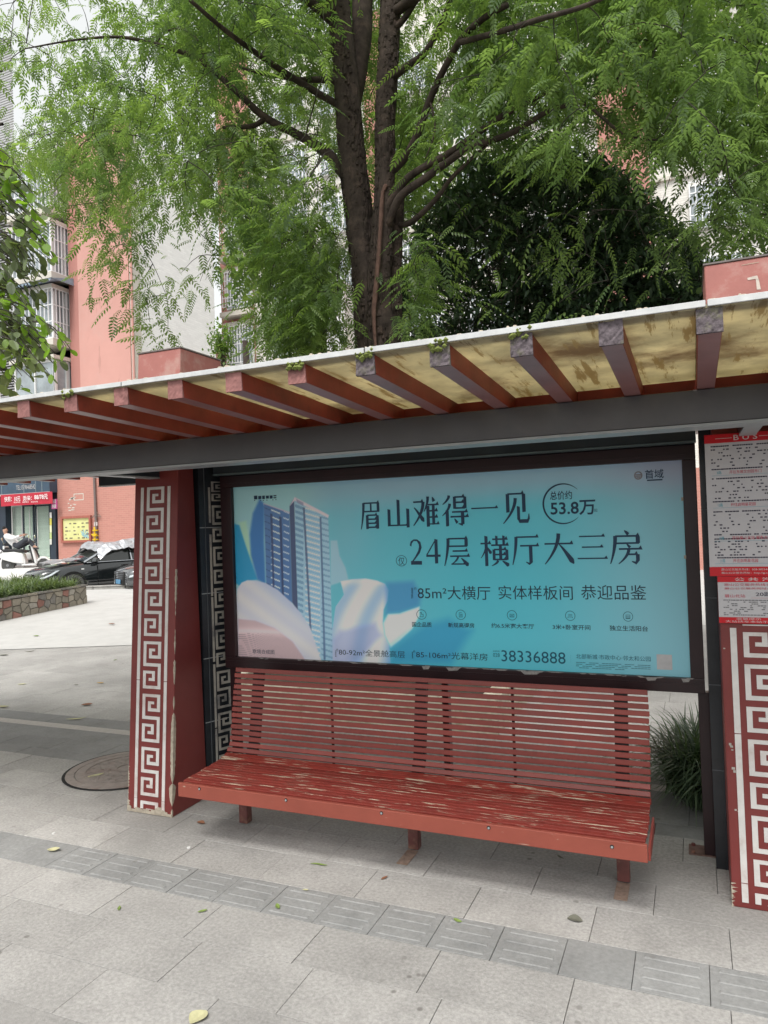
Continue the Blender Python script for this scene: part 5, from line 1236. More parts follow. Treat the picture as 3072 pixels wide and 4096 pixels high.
# pelvis, waist, chest, neckbase, neck, head, crown / arms / legs
V = [(-.28,0,.90),(-.40,0,1.02),(-.56,0,1.19),(-.66,0,1.31),(-.69,0,1.37),(-.70,0,1.47),(-.69,0,1.56),
     (-.60,-.17,1.27),(-.38,-.23,1.16),(-.12,-.16,1.26),(-.04,-.13,1.29),(-.60,.17,1.27),(-.38,.23,1.16),(-.12,.16,1.27),(-.04,.13,1.30),
     (-.24,-.10,.89),(.12,-.14,1.16),(.34,-.12,.86),(.46,-.12,.82),(-.24,.10,.89),(.14,.15,1.06),(.26,.13,.66),(.27,.13,.31),(.38,.13,.28)]
E_ = [(0,1),(1,2),(2,3),(3,4),(4,5),(5,6),(2,7),(7,8),(8,9),(9,10),(2,11),(11,12),(12,13),(13,14),(0,15),(15,16),(16,17),(17,18),(0,19),(19,20),(20,21),(21,22),(22,23)]
Rr = [.14,.13,.145,.07,.055,.095,.07,.07,.048,.034,.035,.07,.048,.034,.035,.10,.075,.05,.04,.10,.075,.06,.045,.04]
body = skinm('body', V, E_, Rr, M_skin)
ix = lambda ids, ee: ([V[i] for i in ids], [(ids.index(a), ids.index(b)) for a, b in ee], None)
ids = [1,0,2,3,7,8,9,11,12,13]; vv, ee, _ = ix(ids, [(1,0),(1,2),(2,3),(2,7),(7,8),(8,9),(2,11),(11,12),(12,13)])
skinm('shirt', vv, ee, [.15,.15,.165,.085,.088,.068,.048,.088,.068,.048], M_shirt)
ids = [0,1,15,16,17,19,20,21,22]; vv, ee, _ = ix(ids, [(0,1),(0,15),(15,16),(16,17),(0,19),(19,20),(20,21),(21,22)])
skinm('trousers', vv, ee, [.155,.14,.115,.09,.065,.115,.09,.075,.058], M_trs)
skinm('hair', [(-.735,0,1.50),(-.725,0,1.56),(-.68,0,1.585)], [(0,1),(1,2)], [.085,.092,.08], M_hair)
mb = MB(); mb.box(.33,.50,-.17,-.07,.76,.83); mb.box(.27,.46,.08,.18,.24,.31); obj('shoes', mb, M_scb, pr, bevel=.02)
for s in (-1, 1):
    mb = MB()
    for k in range(4): mb.tube([(-.04,s*(.10+.018*k),1.30),(.015,s*(.10+.018*k),1.33-.004*k),(.04,s*(.10+.018*k),1.31-.004*k)], [.010,.009,.007], 6)
    mb.tube([(-.05,s*.10,1.30),(-.02,s*.075,1.335)], [.012,.009], 6); obj('hand', mb, M_skin, pr)
mb = MB(); mb.box(-.615,-.600,-.012,.012,1.455,1.485); obj('nose', mb, M_skin, pr)
mb = MB()
for s in (-1,1): mb.box(-.622,-.610,s*.035-.012,s*.035+.012,1.485,1.495)
mb.box(-.622,-.609,-.022,.022,1.425,1.432); obj('face_features', mb, M_hair, pr)
# white low wall behind scooters at the left edge
lw = thing('low_step', 'low white step wall beside the shop column at the far left', 'wall')
a = W(-80, 2205); b = W(36, 2205); obj('step', MB().box(a[0], b[0], F-.6, F-.12, .9, a[2]), M_wframe, lw)

# ================================================================ fallen leaves and litter
M_ly = mat('dry_leaf_yellow', (.46,.44,.26), .7, .15, 30); M_lb = mat('dry_leaf_brown', (.20,.09,.05), .7, .2, 30); M_lg = mat('fallen_leaf_green', (.17,.24,.06), .6, .15, 30); M_ld = mat('dry_leaf_grey', (.14,.14,.11), .8, .15, 30)
def leaf_on(px_, py_, L_, ang, m, label, wr_=.35, curl=.25, nm='fallen_leaf'):
    p = onZ(px_, py_, 0); zz = ez(p[0], p[1]); p = onZ(px_, py_, zz)
    mb = MB(); n = 6; c, s = math.cos(R(ang)), math.sin(R(ang)); rr_ = random.Random(int(px_))
    for i in range(n+1):
        t = i/n; w = L_*wr_*math.sin(math.pi*min(1, t*.96+.02))**.8; x = (t-.5)*L_; z = .004+curl*L_*(t-.4)**2*1.1; by = .05*L_*math.sin(t*5)
        for yy, dz in ((-w/2, .14*w), (0, 0), (w/2, .18*w)): mb.v.append((p[0]+c*x-s*(yy+by), p[1]+s*x+c*(yy+by), zz+z+dz))
    for i in range(n):
        for k in range(2): a_ = i*3+k; mb.f.append((a_, a_+1, a_+4, a_+3))
    o = obj(nm, mb, m); q = o.modifiers.new('s','SOLIDIFY'); q.thickness = .0012
    tag(o, label, 'leaf', 'fallen leaves on the pavement'); return o
ZZ = lambda x, y, ox=0, oy=2900, s=1.08: (ox+x/s, oy+y/s)
leaf_on(*ZZ(408,225), .15, 62, M_ly, 'pale yellow fallen leaf lying on the manhole cover', .30)
leaf_on(*ZZ(232,545), .085, 20, M_ly, 'curled pale leaf at the left end of the dark paving strip', .6, .5)
leaf_on(*ZZ(515,796), .045, 130, M_lg, 'tiny olive leaf on the pale slab below the dark strip on the left')
leaf_on(*ZZ(875,808), .05, 50, M_lg, 'tiny olive leaf on the pale slab in the middle foreground')
leaf_on(*ZZ(1200,788), .05, 140, M_lg, 'olive leaf lying on the ribbed pavers left of centre', .5)
leaf_on(*ZZ(1378,606), .11, 8, M_lg, 'long narrow green leaf on the slab in front of the bench', .14, .1)
leaf_on(*ZZ(1660,665), .05, 70, M_lb, 'small reddish brown leaf above the ribbed pavers')
leaf_on(*ZZ(1320,716), .035, 10, M_ly, 'tiny pale leaf on the dark strip in front of the bench')
leaf_on(*ZZ(857,1270), .085, 80, M_ly, 'broad cream leaf at the bottom edge of the picture', .85, .15)
leaf_on(1536+318/1.08, 3300+418/1.08, .05, 170, M_lg, 'bright yellow-green leaf on the dark strip near the centre', .5)
leaf_on(1536+825/1.08, 3300+412/1.08, .075, 0, M_ld, 'flat grey leaf on the slab right of centre', .75, .02)
leaf_on(1536+762/1.08, 3300+143/1.08, .05, 150, M_ld, 'small dark leaf under the right half of the bench')
leaf_on(*ZZ(868,425), .07, 0, M_lb, 'brown leaf fragment beside the foot of the left pillar', .6, .05)
Z3 = lambda x, y: (x/2.9625, 2550+y/2.9625)
leaf_on(*Z3(900,975), .22, 28, M_ly, 'long pale leaf on the grey slabs left of the pillar', .18)
leaf_on(*Z3(1030,805), .13, 30, M_lb, 'reddish brown leaf on the plaza left of the pillar', .6, .3)
leaf_on(*Z3(1190,545), .13, 0, mat('leaf_ochre', (.42,.27,.08), .7), 'ochre leaf on the plaza close to the pillar', .3)
leaf_on(*Z3(360,172), .2, 30, M_ld, 'dark curled leaf far out on the plaza', .2, .5)
leaf_on(*Z3(40,215), .2, 20, M_ld, 'dark leaf on the far plaza at the left edge', .3)
leaf_on(*Z3(30,830), .2, 10, M_ly, 'yellow leaf at the left picture edge beside the grey slabs', .3)
leaf_on(*Z3(905,565), .07, 20, M_ld, 'small grey leaf in the middle of the plaza')
leaf_on(*Z3(260,560), .13, 20, M_ly, 'pale leaf near the left edge of the beige slabs', .3)
leaf_on(*Z3(1365,270), .07, 90, M_lg, 'green leaf fragment far out beside the pillar')
leaf_on(447, 2497, .2, 0, M_lb, 'brown leaf on the bright plaza beside the pillar', .4)
leaf_on(145, 2545, .16, 0, M_lg, 'dark green leaf on the bright plaza', .4)
for i, (x, y, lab) in enumerate(((232,470,'white bottle cap on the slab above the dark strip'),(815,532,'white pebble on the joint beside the dark strip'))):
    p = onZ(*ZZ(x, y), 0); mb = MB(); mb.disc((p[0],p[1],.001), .011, (0,0,1), .006, 10); o = obj('bottle_cap' if i == 0 else 'pebble', mb, M_wframe); tag(o, lab, 'litter')
# ================================================================ vegetation
M_bark = mat('dark_bark', (.055,.042,.036), .95, .45, 9, 1.0, 26, .2, stain=(.12,.085,.07), stain_amt=.6, stain_scale=6)
M_bark2 = mat('reddish_bark_scar', (.13,.075,.06), .95, .3, 14, .8, 40)
M_twig = mat('thin_twig', (.045,.04,.032), .9, .2, 20)
M_lf1 = leaf_mat('feather_leaf', (.075,.125,.060), (.165,.235,.085), .55)
M_lf1o = leaf_mat('feather_leaf_single', (.095,.15,.075), (.16,.235,.10), .5, attr=False)
M_lf2 = leaf_mat('dark_glossy_leaf', (.038,.068,.042), (.075,.125,.065), .25)
M_lf3 = leaf_mat('broad_leaf', (.095,.12,.075), (.15,.19,.09), .35)
M_lf3o = leaf_mat('broad_leaf_single', (.10,.125,.08), (.155,.20,.095), .35, attr=False)
M_lf3b = leaf_mat('lit_broad_leaf', (.13,.24,.03), (.20,.32,.05), .5, attr=False)  # fringe leaves: the light on them is put into the yellow-green colour
M_lf4 = leaf_mat('pale_round_leaf', (.06,.11,.03), (.13,.20,.05), .45)
M_grass = leaf_mat('strap_grass', (.07,.11,.05), (.15,.20,.09), .3)
M_grassd = leaf_mat('dark_strap_grass', (.035,.06,.035), (.10,.14,.085), .25)

def frond_template(npair=7, L=.34, ll=.078, lw=.026, droop=.10):
    V = []; Fc = []
    def leaflet(bx, by, bz, ang, l, w, dn):
        c, s = math.cos(ang), math.sin(ang); k = len(V)
        for (u, v) in ((0,0),(.35,.5),(.72,.36),(1,0),(.72,-.36),(.35,-.5)):
            x = u*l; y = v*w; V.append((bx+c*x-s*y, by+s*x+c*y, bz-dn*u*u*l-abs(v)*.006))
        Fc.append(tuple(range(k, k+6)))
    for i in range(npair):
        t = (i+1.2)/(npair+.8); x = L*t; z = -droop*t*t; l = ll*(1-.35*abs(t-.45)*1.6)
        for sgn in (-1, 1): leaflet(x, 0, z, sgn*R(62-22*t), l, lw, .45)
    leaflet(L, 0, -droop, 0, ll*.95, lw, .5)
    for i in range(3):
        a, b = i/3, (i+1)/3; k = len(V)
        V += [(L*a,-.0016,-droop*a*a),(L*a,.0016,-droop*a*a),(L*b,.0012,-droop*b*b),(L*b,-.0012,-droop*b*b)]
        Fc.append((k,k+1,k+2,k+3))
    return np.array(V), Fc
def leaf_template(l=.08, w=.035, fold=.12):
    pts = ((0,0),(.2,.36),(.5,.5),(.8,.3),(1,0),(.8,-.3),(.5,-.5),(.2,-.36))
    return np.array([(u*l, v*w, fold*abs(v)*w-.12*u*u*l) for u, v in pts]), [tuple(range(8))]
def round_template(l=.13, w=.095, fold=.15):
    pts = ((0,0),(.10,.22),(.30,.45),(.55,.5),(.82,.36),(.97,.10),(.97,-.10),(.82,-.36),(.55,-.5),(.30,-.45),(.10,-.22))
    return np.array([(u*l, v*w, fold*abs(v)*w-.10*u*u*l) for u, v in pts]), [tuple(range(11))]
def build_foliage(name, T, pos, dirs, scl, var, m, parent, rng):
    V, Fc = T; n = len(pos); nv = len(V)
    d = dirs/np.linalg.norm(dirs, axis=1, keepdims=True); up = np.tile([0,0,1.0], (n,1)); up += rng.normal(0,.25,(n,3))
    s = np.cross(up, d); s /= np.linalg.norm(s, axis=1, keepdims=True)+1e-9; u = np.cross(d, s)
    P_ = pos[:,None,:]+scl[:,None,None]*(V[None,:,0:1]*d[:,None,:]+V[None,:,1:2]*s[:,None,:]+V[None,:,2:3]*u[:,None,:])
    co = P_.reshape(-1,3)
    lens = np.array([len(f) for f in Fc]); flat = np.concatenate([np.array(f) for f in Fc])
    loops = (flat[None,:]+(np.arange(n)*nv)[:,None]).ravel(); ls = np.concatenate([[0], np.cumsum(lens)[:-1]])
    starts = (ls[None,:]+(np.arange(n)*len(flat))[:,None]).ravel()
    me = bpy.data.meshes.new(name); me.vertices.add(len(co)); me.vertices.foreach_set('co', co.astype('f').ravel())
    me.loops.add(len(loops)); me.loops.foreach_set('vertex_index', loops.astype('i')); me.polygons.add(len(starts)); me.polygons.foreach_set('loop_start', starts.astype('i')); me.update(calc_edges=True)
    at = me.attributes.new('var', 'FLOAT', 'POINT'); at.data.foreach_set('value', np.repeat(np.clip(var,0,1), nv).astype('f'))
    me.materials.append(m); return link(name, me, parent)
def merge_tubes(name, tubes, m, parent, kind=None, n=5):
    mb = MB()
    for pts, rad in tubes: mb.tube(pts, rad, n, cap=False)
    return obj(name, mb, m, parent, smooth=True, kind=kind)
def smooth_path(pts, n=6):
    P_ = [np.array(p, float) for p in pts]; out = []
    for i in range(len(P_)-1):
        p0 = P_[max(i-1,0)]; p1 = P_[i]; p2 = P_[i+1]; p3 = P_[min(i+2, len(P_)-1)]
        for k in range(n):
            t = k/n; out.append(.5*((2*p1)+(-p0+p2)*t+(2*p0-5*p1+4*p2-p3)*t*t+(-p0+3*p1-3*p2+p3)*t**3))
    out.append(P_[-1]); return out

# ---------------------------------------------------------------- the big feathery tree
rng = np.random.default_rng(21)
bt = thing('feathery_tree', 'big dark-trunked tree with feathery green leaves rising behind the shelter', 'tree')
def pxp(lst): return [onY(x, y, Y) for x, y, Y in lst]
def stem(lst, rads, foot=None, n=14, jit=.012):
    rads = [r*.83 for r in rads]
    pts = pxp(lst)
    if foot is not None: pts = [np.array(f) for f in foot]+pts
    sp = smooth_path(pts, 6); rr_ = np.interp(np.linspace(0, len(pts)-1, len(sp)), range(len(pts)), rads)
    return sp, rr_
def knobby(name, sp, rr_, m, parent, n=18, jit=.06, seed=0):
    g = np.random.default_rng(seed); mb = MB(); mb.tube(sp, list(rr_), n, cap=True); ph = g.random(5)*6
    v = []
    for i, p in enumerate(mb.v):
        ring_i = i//n; k = i % n
        c = np.array(sp[min(ring_i, len(sp)-1)]); q = np.array(p); a = 2*math.pi*k/n
        f = 1+jit*(math.sin(3*a+ph[0]+ring_i*.15)+.7*math.sin(5*a+ph[1]-ring_i*.1))+g.normal(0, jit*.35)
        v.append(tuple(c+(q-c)*f))
    mb.v = v; return obj(name, mb, m, parent, smooth=True)
stems = [
 ([(1490,1400,7.55),(1470,1150,7.55),(1440,900,7.6),(1410,650,7.6),(1395,450,7.6),(1375,200,7.6),(1345,-60,7.6)], [.30,.27,.235,.20,.19,.185,.175,.165,.15], [(-3.28,7.6,.15),(-3.30,7.58,2.2)], 'trunk'),
 ([(1535,1400,7.42),(1520,1150,7.42),(1532,900,7.45),(1540,700,7.5),(1540,500,7.5),(1552,250,7.5),(1565,-60,7.5)], [.27,.25,.20,.16,.135,.13,.13,.135,.13], [(-3.16,7.5,.15),(-3.17,7.47,2.2)], 'trunk'),
 ([(1575,1400,7.62),(1575,1180,7.62),(1582,1000,7.62),(1590,880,7.6),(1600,790,7.6)], [.20,.19,.135,.11,.085,.07,.05], [(-3.05,7.7,.15),(-3.03,7.66,2.2)], 'trunk'),
 ([(1405,430,7.75),(1440,200,7.8),(1450,-40,7.9)], [.14,.15,.14], None, 'limb'),
 ([(1425,760,7.7),(1350,660,7.65),(1290,600,7.6),(1190,540,7.5),(1060,470,7.3),(960,380,7.1),(800,240,6.9),(700,200,6.8),(600,170,6.7),(470,148,6.5),(300,160,6.3),(100,195,6.1)], [.10,.09,.075,.062,.052,.042,.035,.03,.026,.02,.014,.008], None, 'limb'),
 ([(1060,472,7.3),(1020,500,7.25),(960,508,7.2),(890,510,7.1)], [.04,.034,.03,.02], None, 'limb'),
 ([(822,255,6.9),(800,180,6.9),(760,130,6.9),(715,115,6.9),(660,130,6.9),(615,190,6.9)], [.022,.02,.018,.017,.015,.01], None, 'limb'),
 ([(1360,330,7.6),(1290,318,7.5),(1200,318,7.4),(1110,305,7.3),(1010,285,7.2),(940,260,7.1)], [.05,.045,.036,.028,.02,.012], None, 'limb'),
 ([(1350,420,7.6),(1200,330,7.2),(1050,230,6.6),(900,120,6.0),(760,0,5.5)], [.05,.045,.036,.028,.02], None, 'limb'),
 ([(1545,700,7.5),(1610,640,7.45),(1660,560,7.35),(1720,400,7.2),(1780,270,7.0),(1850,150,6.8),(1940,70,6.6),(2030,20,6.5)], [.065,.055,.05,.045,.042,.038,.034,.03], None, 'limb'),
 ([(1555,320,7.5),(1620,270,7.45),(1690,220,7.4),(1750,130,7.3),(1810,-20,7.2)], [.055,.05,.045,.038,.03], None, 'limb'),
 ([(1540,860,7.45),(1575,790,7.4),(1640,705,7.35),(1800,610,7.2),(2000,470,7.0),(2130,400,6.9),(2250,340,6.8)], [.06,.055,.05,.042,.036,.026,.016], None, 'limb'),
 ([(1550,900,7.4),(1600,790,7.35),(1700,715,7.3),(1790,650,7.2),(1880,590,7.1),(2040,535,7.0),(2200,440,6.9),(2330,405,6.8),(2460,320,6.6),(2600,240,6.4)], [.055,.055,.05,.045,.042,.036,.03,.024,.016,.01], None, 'limb'),
 ([(1600,900,7.55),(1650,885,7.5),(1740,800,7.4),(1800,720,7.3),(1870,650,7.2),(1950,580,7.1)], [.04,.04,.034,.03,.024,.016], None, 'limb'),
 ([(2330,410,6.8),(2410,470,6.75),(2480,530,6.7),(2560,555,6.6),(2680,560,6.5)], [.02,.018,.015,.012,.007], None, 'limb'),
 ([(1560,130,7.5),(1620,70,7.45),(1700,-60,7.4)], [.05,.04,.035], None, 'limb'),
 ([(1840,170,6.8),(1990,130,6.2),(2150,80,5.6),(2350,20,5.1),(2500,-60,4.8)], [.035,.03,.026,.02,.014], None, 'limb'),
 ([(1560,60,7.5),(1900,-160,6.9),(2300,-220,6.0),(2800,-100,5.4)], [.07,.055,.04,.02], None, 'limb'),
 ([(1350,100,7.6),(1000,-160,6.8),(600,-200,6.0),(250,-100,5.6)], [.07,.055,.04,.02], None, 'limb'),
 ([(1720,400,7.2),(1740,520,7.15),(1700,640,7.1)], [.014,.012,.006], None, 'limb'),
]
samples = []
for i, (lst, rads, foot, nm) in enumerate(stems):
    sp, rr_ = stem(lst, rads, foot)
    knobby(nm, sp, rr_, M_bark, bt, 18 if nm == 'trunk' else 9, .07 if nm == 'trunk' else .05, i)
    if nm == 'limb': samples += [(p, r) for p, r in zip(sp, rr_)]
    else: samples += [(p, .1) for p in sp if p[2] > 5]
# scar line and bark plates on the trunk
sp, _ = stem([(1503,1400,7.20),(1497,1250,7.215),(1508,1120,7.22),(1517,1000,7.26),(1522,900,7.29),(1530,780,7.35),(1545,740,7.38)], [1]*7); knobby('bark_scar', sp, np.interp(range(len(sp)), [0,len(sp)*.3,len(sp)-1], [.016,.026,.022]), M_bark2, bt, 8, .2, 50)
mb = MB(); rb_ = np.random.default_rng(5)
for sp, rr_ in [stem(*stems[k][:3]) for k in (0,1,2)]:
    for _ in range(900):
        i = rb_.integers(6, len(sp)-2); c = np.array(sp[i])+(np.array(sp[i+1])-np.array(sp[i]))*rb_.random(); a = rb_.uniform(math.pi*.95, math.pi*2.05); r = rr_[i]*1.0
        n_ = np.array([math.cos(a), math.sin(a), 0]); t_ = np.array([-n_[1], n_[0], 0]); w, h = rb_.uniform(.007,.022), rb_.uniform(.018,.06); o_ = c+n_*r; k = rb_.uniform(.003,.012); n_ = n_+t_*rb_.normal(0,.35)
        z_ = np.array([0,0,1.0]); mb.add([o_-t_*w-z_*h, o_+t_*w-z_*h*.8, o_+t_*w*.8+z_*h, o_-t_*w*.9+z_*h*.9, o_+n_*k-t_*w*.6-z_*h*.7, o_+n_*k+t_*w*.6-z_*h*.6, o_+n_*k+t_*w*.5+z_*h*.6, o_+n_*k-t_*w*.5+z_*h*.6], [(4,5,6,7),(0,1,5,4),(1,2,6,5),(2,3,7,6),(3,0,4,7)])
obj('bark_plates', mb, M_bark, bt, kind='stuff')
# crown: twig clusters placed through the crown volume
LB = [(0,700),(150,790),(300,860),(420,880),(500,920),(560,900),(640,830),(760,800),(830,820),(900,830),(960,870),(1010,960),(1060,1180),(1090,1290),(1250,1300),(1330,1240),(1400,1100),(1440,700),(1560,520),(1620,1180),(1700,1300),(1760,1160),(1900,930),(2100,960),(2250,1120),(2450,1180),(2700,1150),(2850,960),(3072,860),(3300,900)]
lbx, lby = zip(*LB)
def dens(x, y):
    yb = np.interp(x, lbx, lby)
    if y > yb: return 0
    d = 1.0
    if x < 700: d *= np.clip((y-(470-.65*x))/180, .16, 1)      # open sky at the top left
    if x < 160 and y > 640: d *= .35
    d *= 1-.75*math.exp(-((x-2400)/170)**2-((y-520)/230)**2)
    d *= 1-.65*math.exp(-((x-2060)/130)**2-((y-560)/120)**2)
    d *= 1-.3*math.exp(-((x-1490)/95)**2)*(y > 250)
    if 1640 < x < 2850 and y > 600: d *= .10
    d *= 1-.5*math.exp(-((x-1750)/120)**2-((y-350)/260)**2)
    if x > 2700: d *= .8
    return d*(.55+.45*math.sin(x/95.0+2*math.sin(y/120))*math.sin(y/83.0+1.2)+.25)
cl = []
while len(cl) < 1250:
    x, y = rng.uniform(-250, 3300), rng.uniform(-350, 1420)
    if rng.random() > dens(x, max(y, 0)): continue
    if y > 900 and x < 1500: Y = rng.uniform(6.0, 7.6)
    elif x > 1550 and y > 850: Y = rng.uniform(6.2, 7.6)
    else: Y = rng.uniform(7.9, 9.4) if 1330 < x < 1640 and rng.random() < .8 else rng.triangular(5.2, 7.2, 9.4)
    cl.append(onY(x, y, Y))
for x, y, n_ in ((560,1010,1),(600,1120,1),(660,1190,1),(640,1270,1),(700,1080,1),(520,1210,1),(480,1180,1),(680,1290,1),(420,960,1),(1150,1360,4),(1100,1330,3),(1240,1380,5),(1330,1330,4),(1200,1290,5),(1290,1250,4),(780,960,1),(870,1040,1),(1660,1150,5),(1680,1260,5),(1650,1330,4),(1640,1040,5),(1700,1000,4),(1980,1190,2),(2230,1230,1),(2300,1000,1),(2050,1000,1),(2420,1080,1),(450,1000,3)):
    for _ in range(n_): cl.append(onY(x+rng.normal(0,28), y+rng.normal(0,28), rng.uniform(6.4,7.2)))
for _ in range(360):     # the rest of the crown, above and around the frame
    a, r = rng.uniform(0, 2*math.pi), rng.uniform(1, 5.0)**1.0; p = np.array([-3.1+r*math.cos(a)*1.15, 7.3+r*math.sin(a)*.85, rng.uniform(7.8, 11.5)-.12*r*r*.6]); cl.append(p)
cl = np.array(cl)
SP = np.array([s[0] for s in samples]); NODE = [s[0] for s in samples]; nodes_ = []; cl = cl[np.argsort([np.min(np.linalg.norm(SP-c, axis=1)) for c in cl])]; tubes = []; fp = []; fd = []; fs = []; fv = []
for c in cl:
    dd = np.linalg.norm(SP-c, axis=1)+.5*np.maximum(0, c[2]-SP[:,2]); j = int(np.argmin(dd)); s0 = SP[j]
    nodes_.append(c)
    L0 = np.array(NODE); dn = np.linalg.norm(L0-c, axis=1)+.35*np.maximum(0, c[2]-L0[:,2]); q = int(np.argmin(dn)); s1 = L0[q]
    if np.linalg.norm(s1-c) < 2.2:
        dl = np.linalg.norm(s1-c); mid = (s1+c)/2+np.array([0,0,.10*dl])+rng.normal(0,.05*dl,3); tubes.append((smooth_path([s1, mid, c], 3), list(np.linspace(min(.011,.004+.004*dl), .0025, 7))))
        NODE.append(c); NODE.append(mid)
    hdg = c-s0; hdg[2] = -.1; hdg /= np.linalg.norm(hdg)+1e-6; cv = rng.beta(2, 2.4); n_ = int(rng.integers(10, 16))
    for k in range(n_):
        off = rng.normal(0, 1, 3)*np.array([.15,.15,.13]); d = hdg*.5+rng.normal(0,.75,3); d[2] = -abs(rng.normal(.25,.35)); fp.append(c+off); fd.append(d); fs.append(rng.uniform(.5,.98)); fv.append(cv+rng.normal(0,.16))
LP = []
for p, r in samples:
    q = p-CAM; d0 = q@AF; LP.append((PW/2+FPX*(q@AR)/d0, PH/2-FPX*(q@AU)/d0, p[1], FPX*r/d0))
LP = np.array(LP); keep_ = []
for i, p in enumerate(fp):
    r = p-CAM; dd_ = r@AF; qx = PW/2+FPX*(r@AR)/dd_; qy = PH/2-FPX*(r@AU)/dd_
    intrunk = 1365-(500-qy)*.05 < qx < 1600 and 60 < qy < 1450 and p[1] < 7.75
    dl = np.hypot(LP[:,0]-qx, LP[:,1]-qy); k = int(np.argmin(dl)); onlimb = dl[k] < 45+LP[k,3]*1.2 and p[1] < LP[k,2]+.15 and LP[k,3] > 6 and 850 < qx < 2450
    overdark = 1720 < qx < 2850 and qy > 720
    keep_.append(not (intrunk and rng.random() > .06 or onlimb and rng.random() > .22 or overdark and rng.random() > .4))
fp = [v for v, k in zip(fp, keep_) if k]; fd = [v for v, k in zip(fd, keep_) if k]; fs = [v for v, k in zip(fs, keep_) if k]; fv = [v for v, k in zip(fv, keep_) if k]
fp = np.array(fp); fd = np.array(fd); fs = np.array(fs); fv = np.array(fv)
merge_tubes('twigs', tubes, M_twig, bt, 'stuff', 4)
# the 280 fronds that show largest are leaves of their own
rel = fp-CAM; dep = rel@AF; sx = PW/2+FPX*(rel@AR)/dep; sy = PH/2-FPX*(rel@AU)/dep
vis = (sx > 0) & (sx < PW) & (sy > 0) & (sy < 1400); order = np.argsort(np.where(vis, dep, 99)); near = order[:280]; rest = order[280:]
T1_ = frond_template()
h_ = rng.integers(0, 3, len(rest))
for q_, T_ in enumerate((T1_, frond_template(5, .27, .085, .030, .06), frond_template(8, .40, .070, .023, .17))):
    r2_ = rest[h_ == q_]; build_foliage('crown', T_, fp[r2_], fd[r2_], fs[r2_], fv[r2_], M_lf1, bt, rng)['kind'] = 'stuff'
def single_leaves(name, T, pos, dirs, scl, m, parent):
    me = bpy.data.meshes.new(name); me.from_pydata([tuple(v) for v in T[0]], [], T[1]); me.materials.append(m); me.update()
    for p, d, s in zip(pos, dirs, scl):
        d = Vector(d).normalized(); sd_ = Vector((0,0,1)).cross(d).normalized(); u = d.cross(sd_)
        M4 = Matrix(((d[0],sd_[0],u[0],p[0]),(d[1],sd_[1],u[1],p[1]),(d[2],sd_[2],u[2],p[2]),(0,0,0,1))) @ Matrix.Rotation(random.uniform(-.5,.5), 4, 'X') @ Matrix.Scale(float(s), 4)
        o = bpy.data.objects.new(name, me); col.objects.link(o); o.parent = parent; o.matrix_basis = M4
single_leaves('leaf', T1_, fp[near], fd[near], fs[near], M_lf1o, bt)

# ---------------------------------------------------------------- second slimmer tree left of the trunk
t2 = thing('slim_tree', 'slim tree with drooping bright leaves left of the big trunk', 'tree')
sp, rr_ = stem([(1283,1430,8.6),(1270,1250,8.6),(1255,1100,8.6),(1240,950,8.7)], [.13,.12,.10,.085,.07,.05], [(-4.75,8.6,.0),(-4.72,8.6,2.0)]); knobby('trunk', sp, rr_, M_bark, t2, 12, .07, 77)
pos = []; dr = []; v_ = []; tb = []
for _ in range(78):
    x, y = rng.uniform(1030, 1400), rng.uniform(850, 1330)
    if x < 1110 and y > 1120: continue
    c = onY(x, y, rng.uniform(7.9, 8.9)); cv = rng.beta(3,2)
    b_ = sp[int(np.argmin([np.linalg.norm(q-c)+.4*abs(q[2]-c[2]-.0) for q in sp]))]; tb.append((smooth_path([b_, (np.array(b_)+c)/2+np.array([0,0,.15]), c], 3), [.010,.009,.008,.006,.005,.004,.003]))
    for k in range(9): pos.append(c+rng.normal(0,.13,3)); d = rng.normal(0,.5,3); d[2] = -abs(rng.normal(.6,.3)); dr.append(d); v_.append(cv+.15+rng.normal(0,.12))
merge_tubes('twigs', tb, M_twig, t2, 'stuff', 4)
build_foliage('crown', frond_template(6,.28,.07,.019,.12), np.array(pos), np.array(dr), rng.uniform(.8,1.15,len(pos)), np.array(v_), M_lf1, t2, rng)['kind'] = 'stuff'

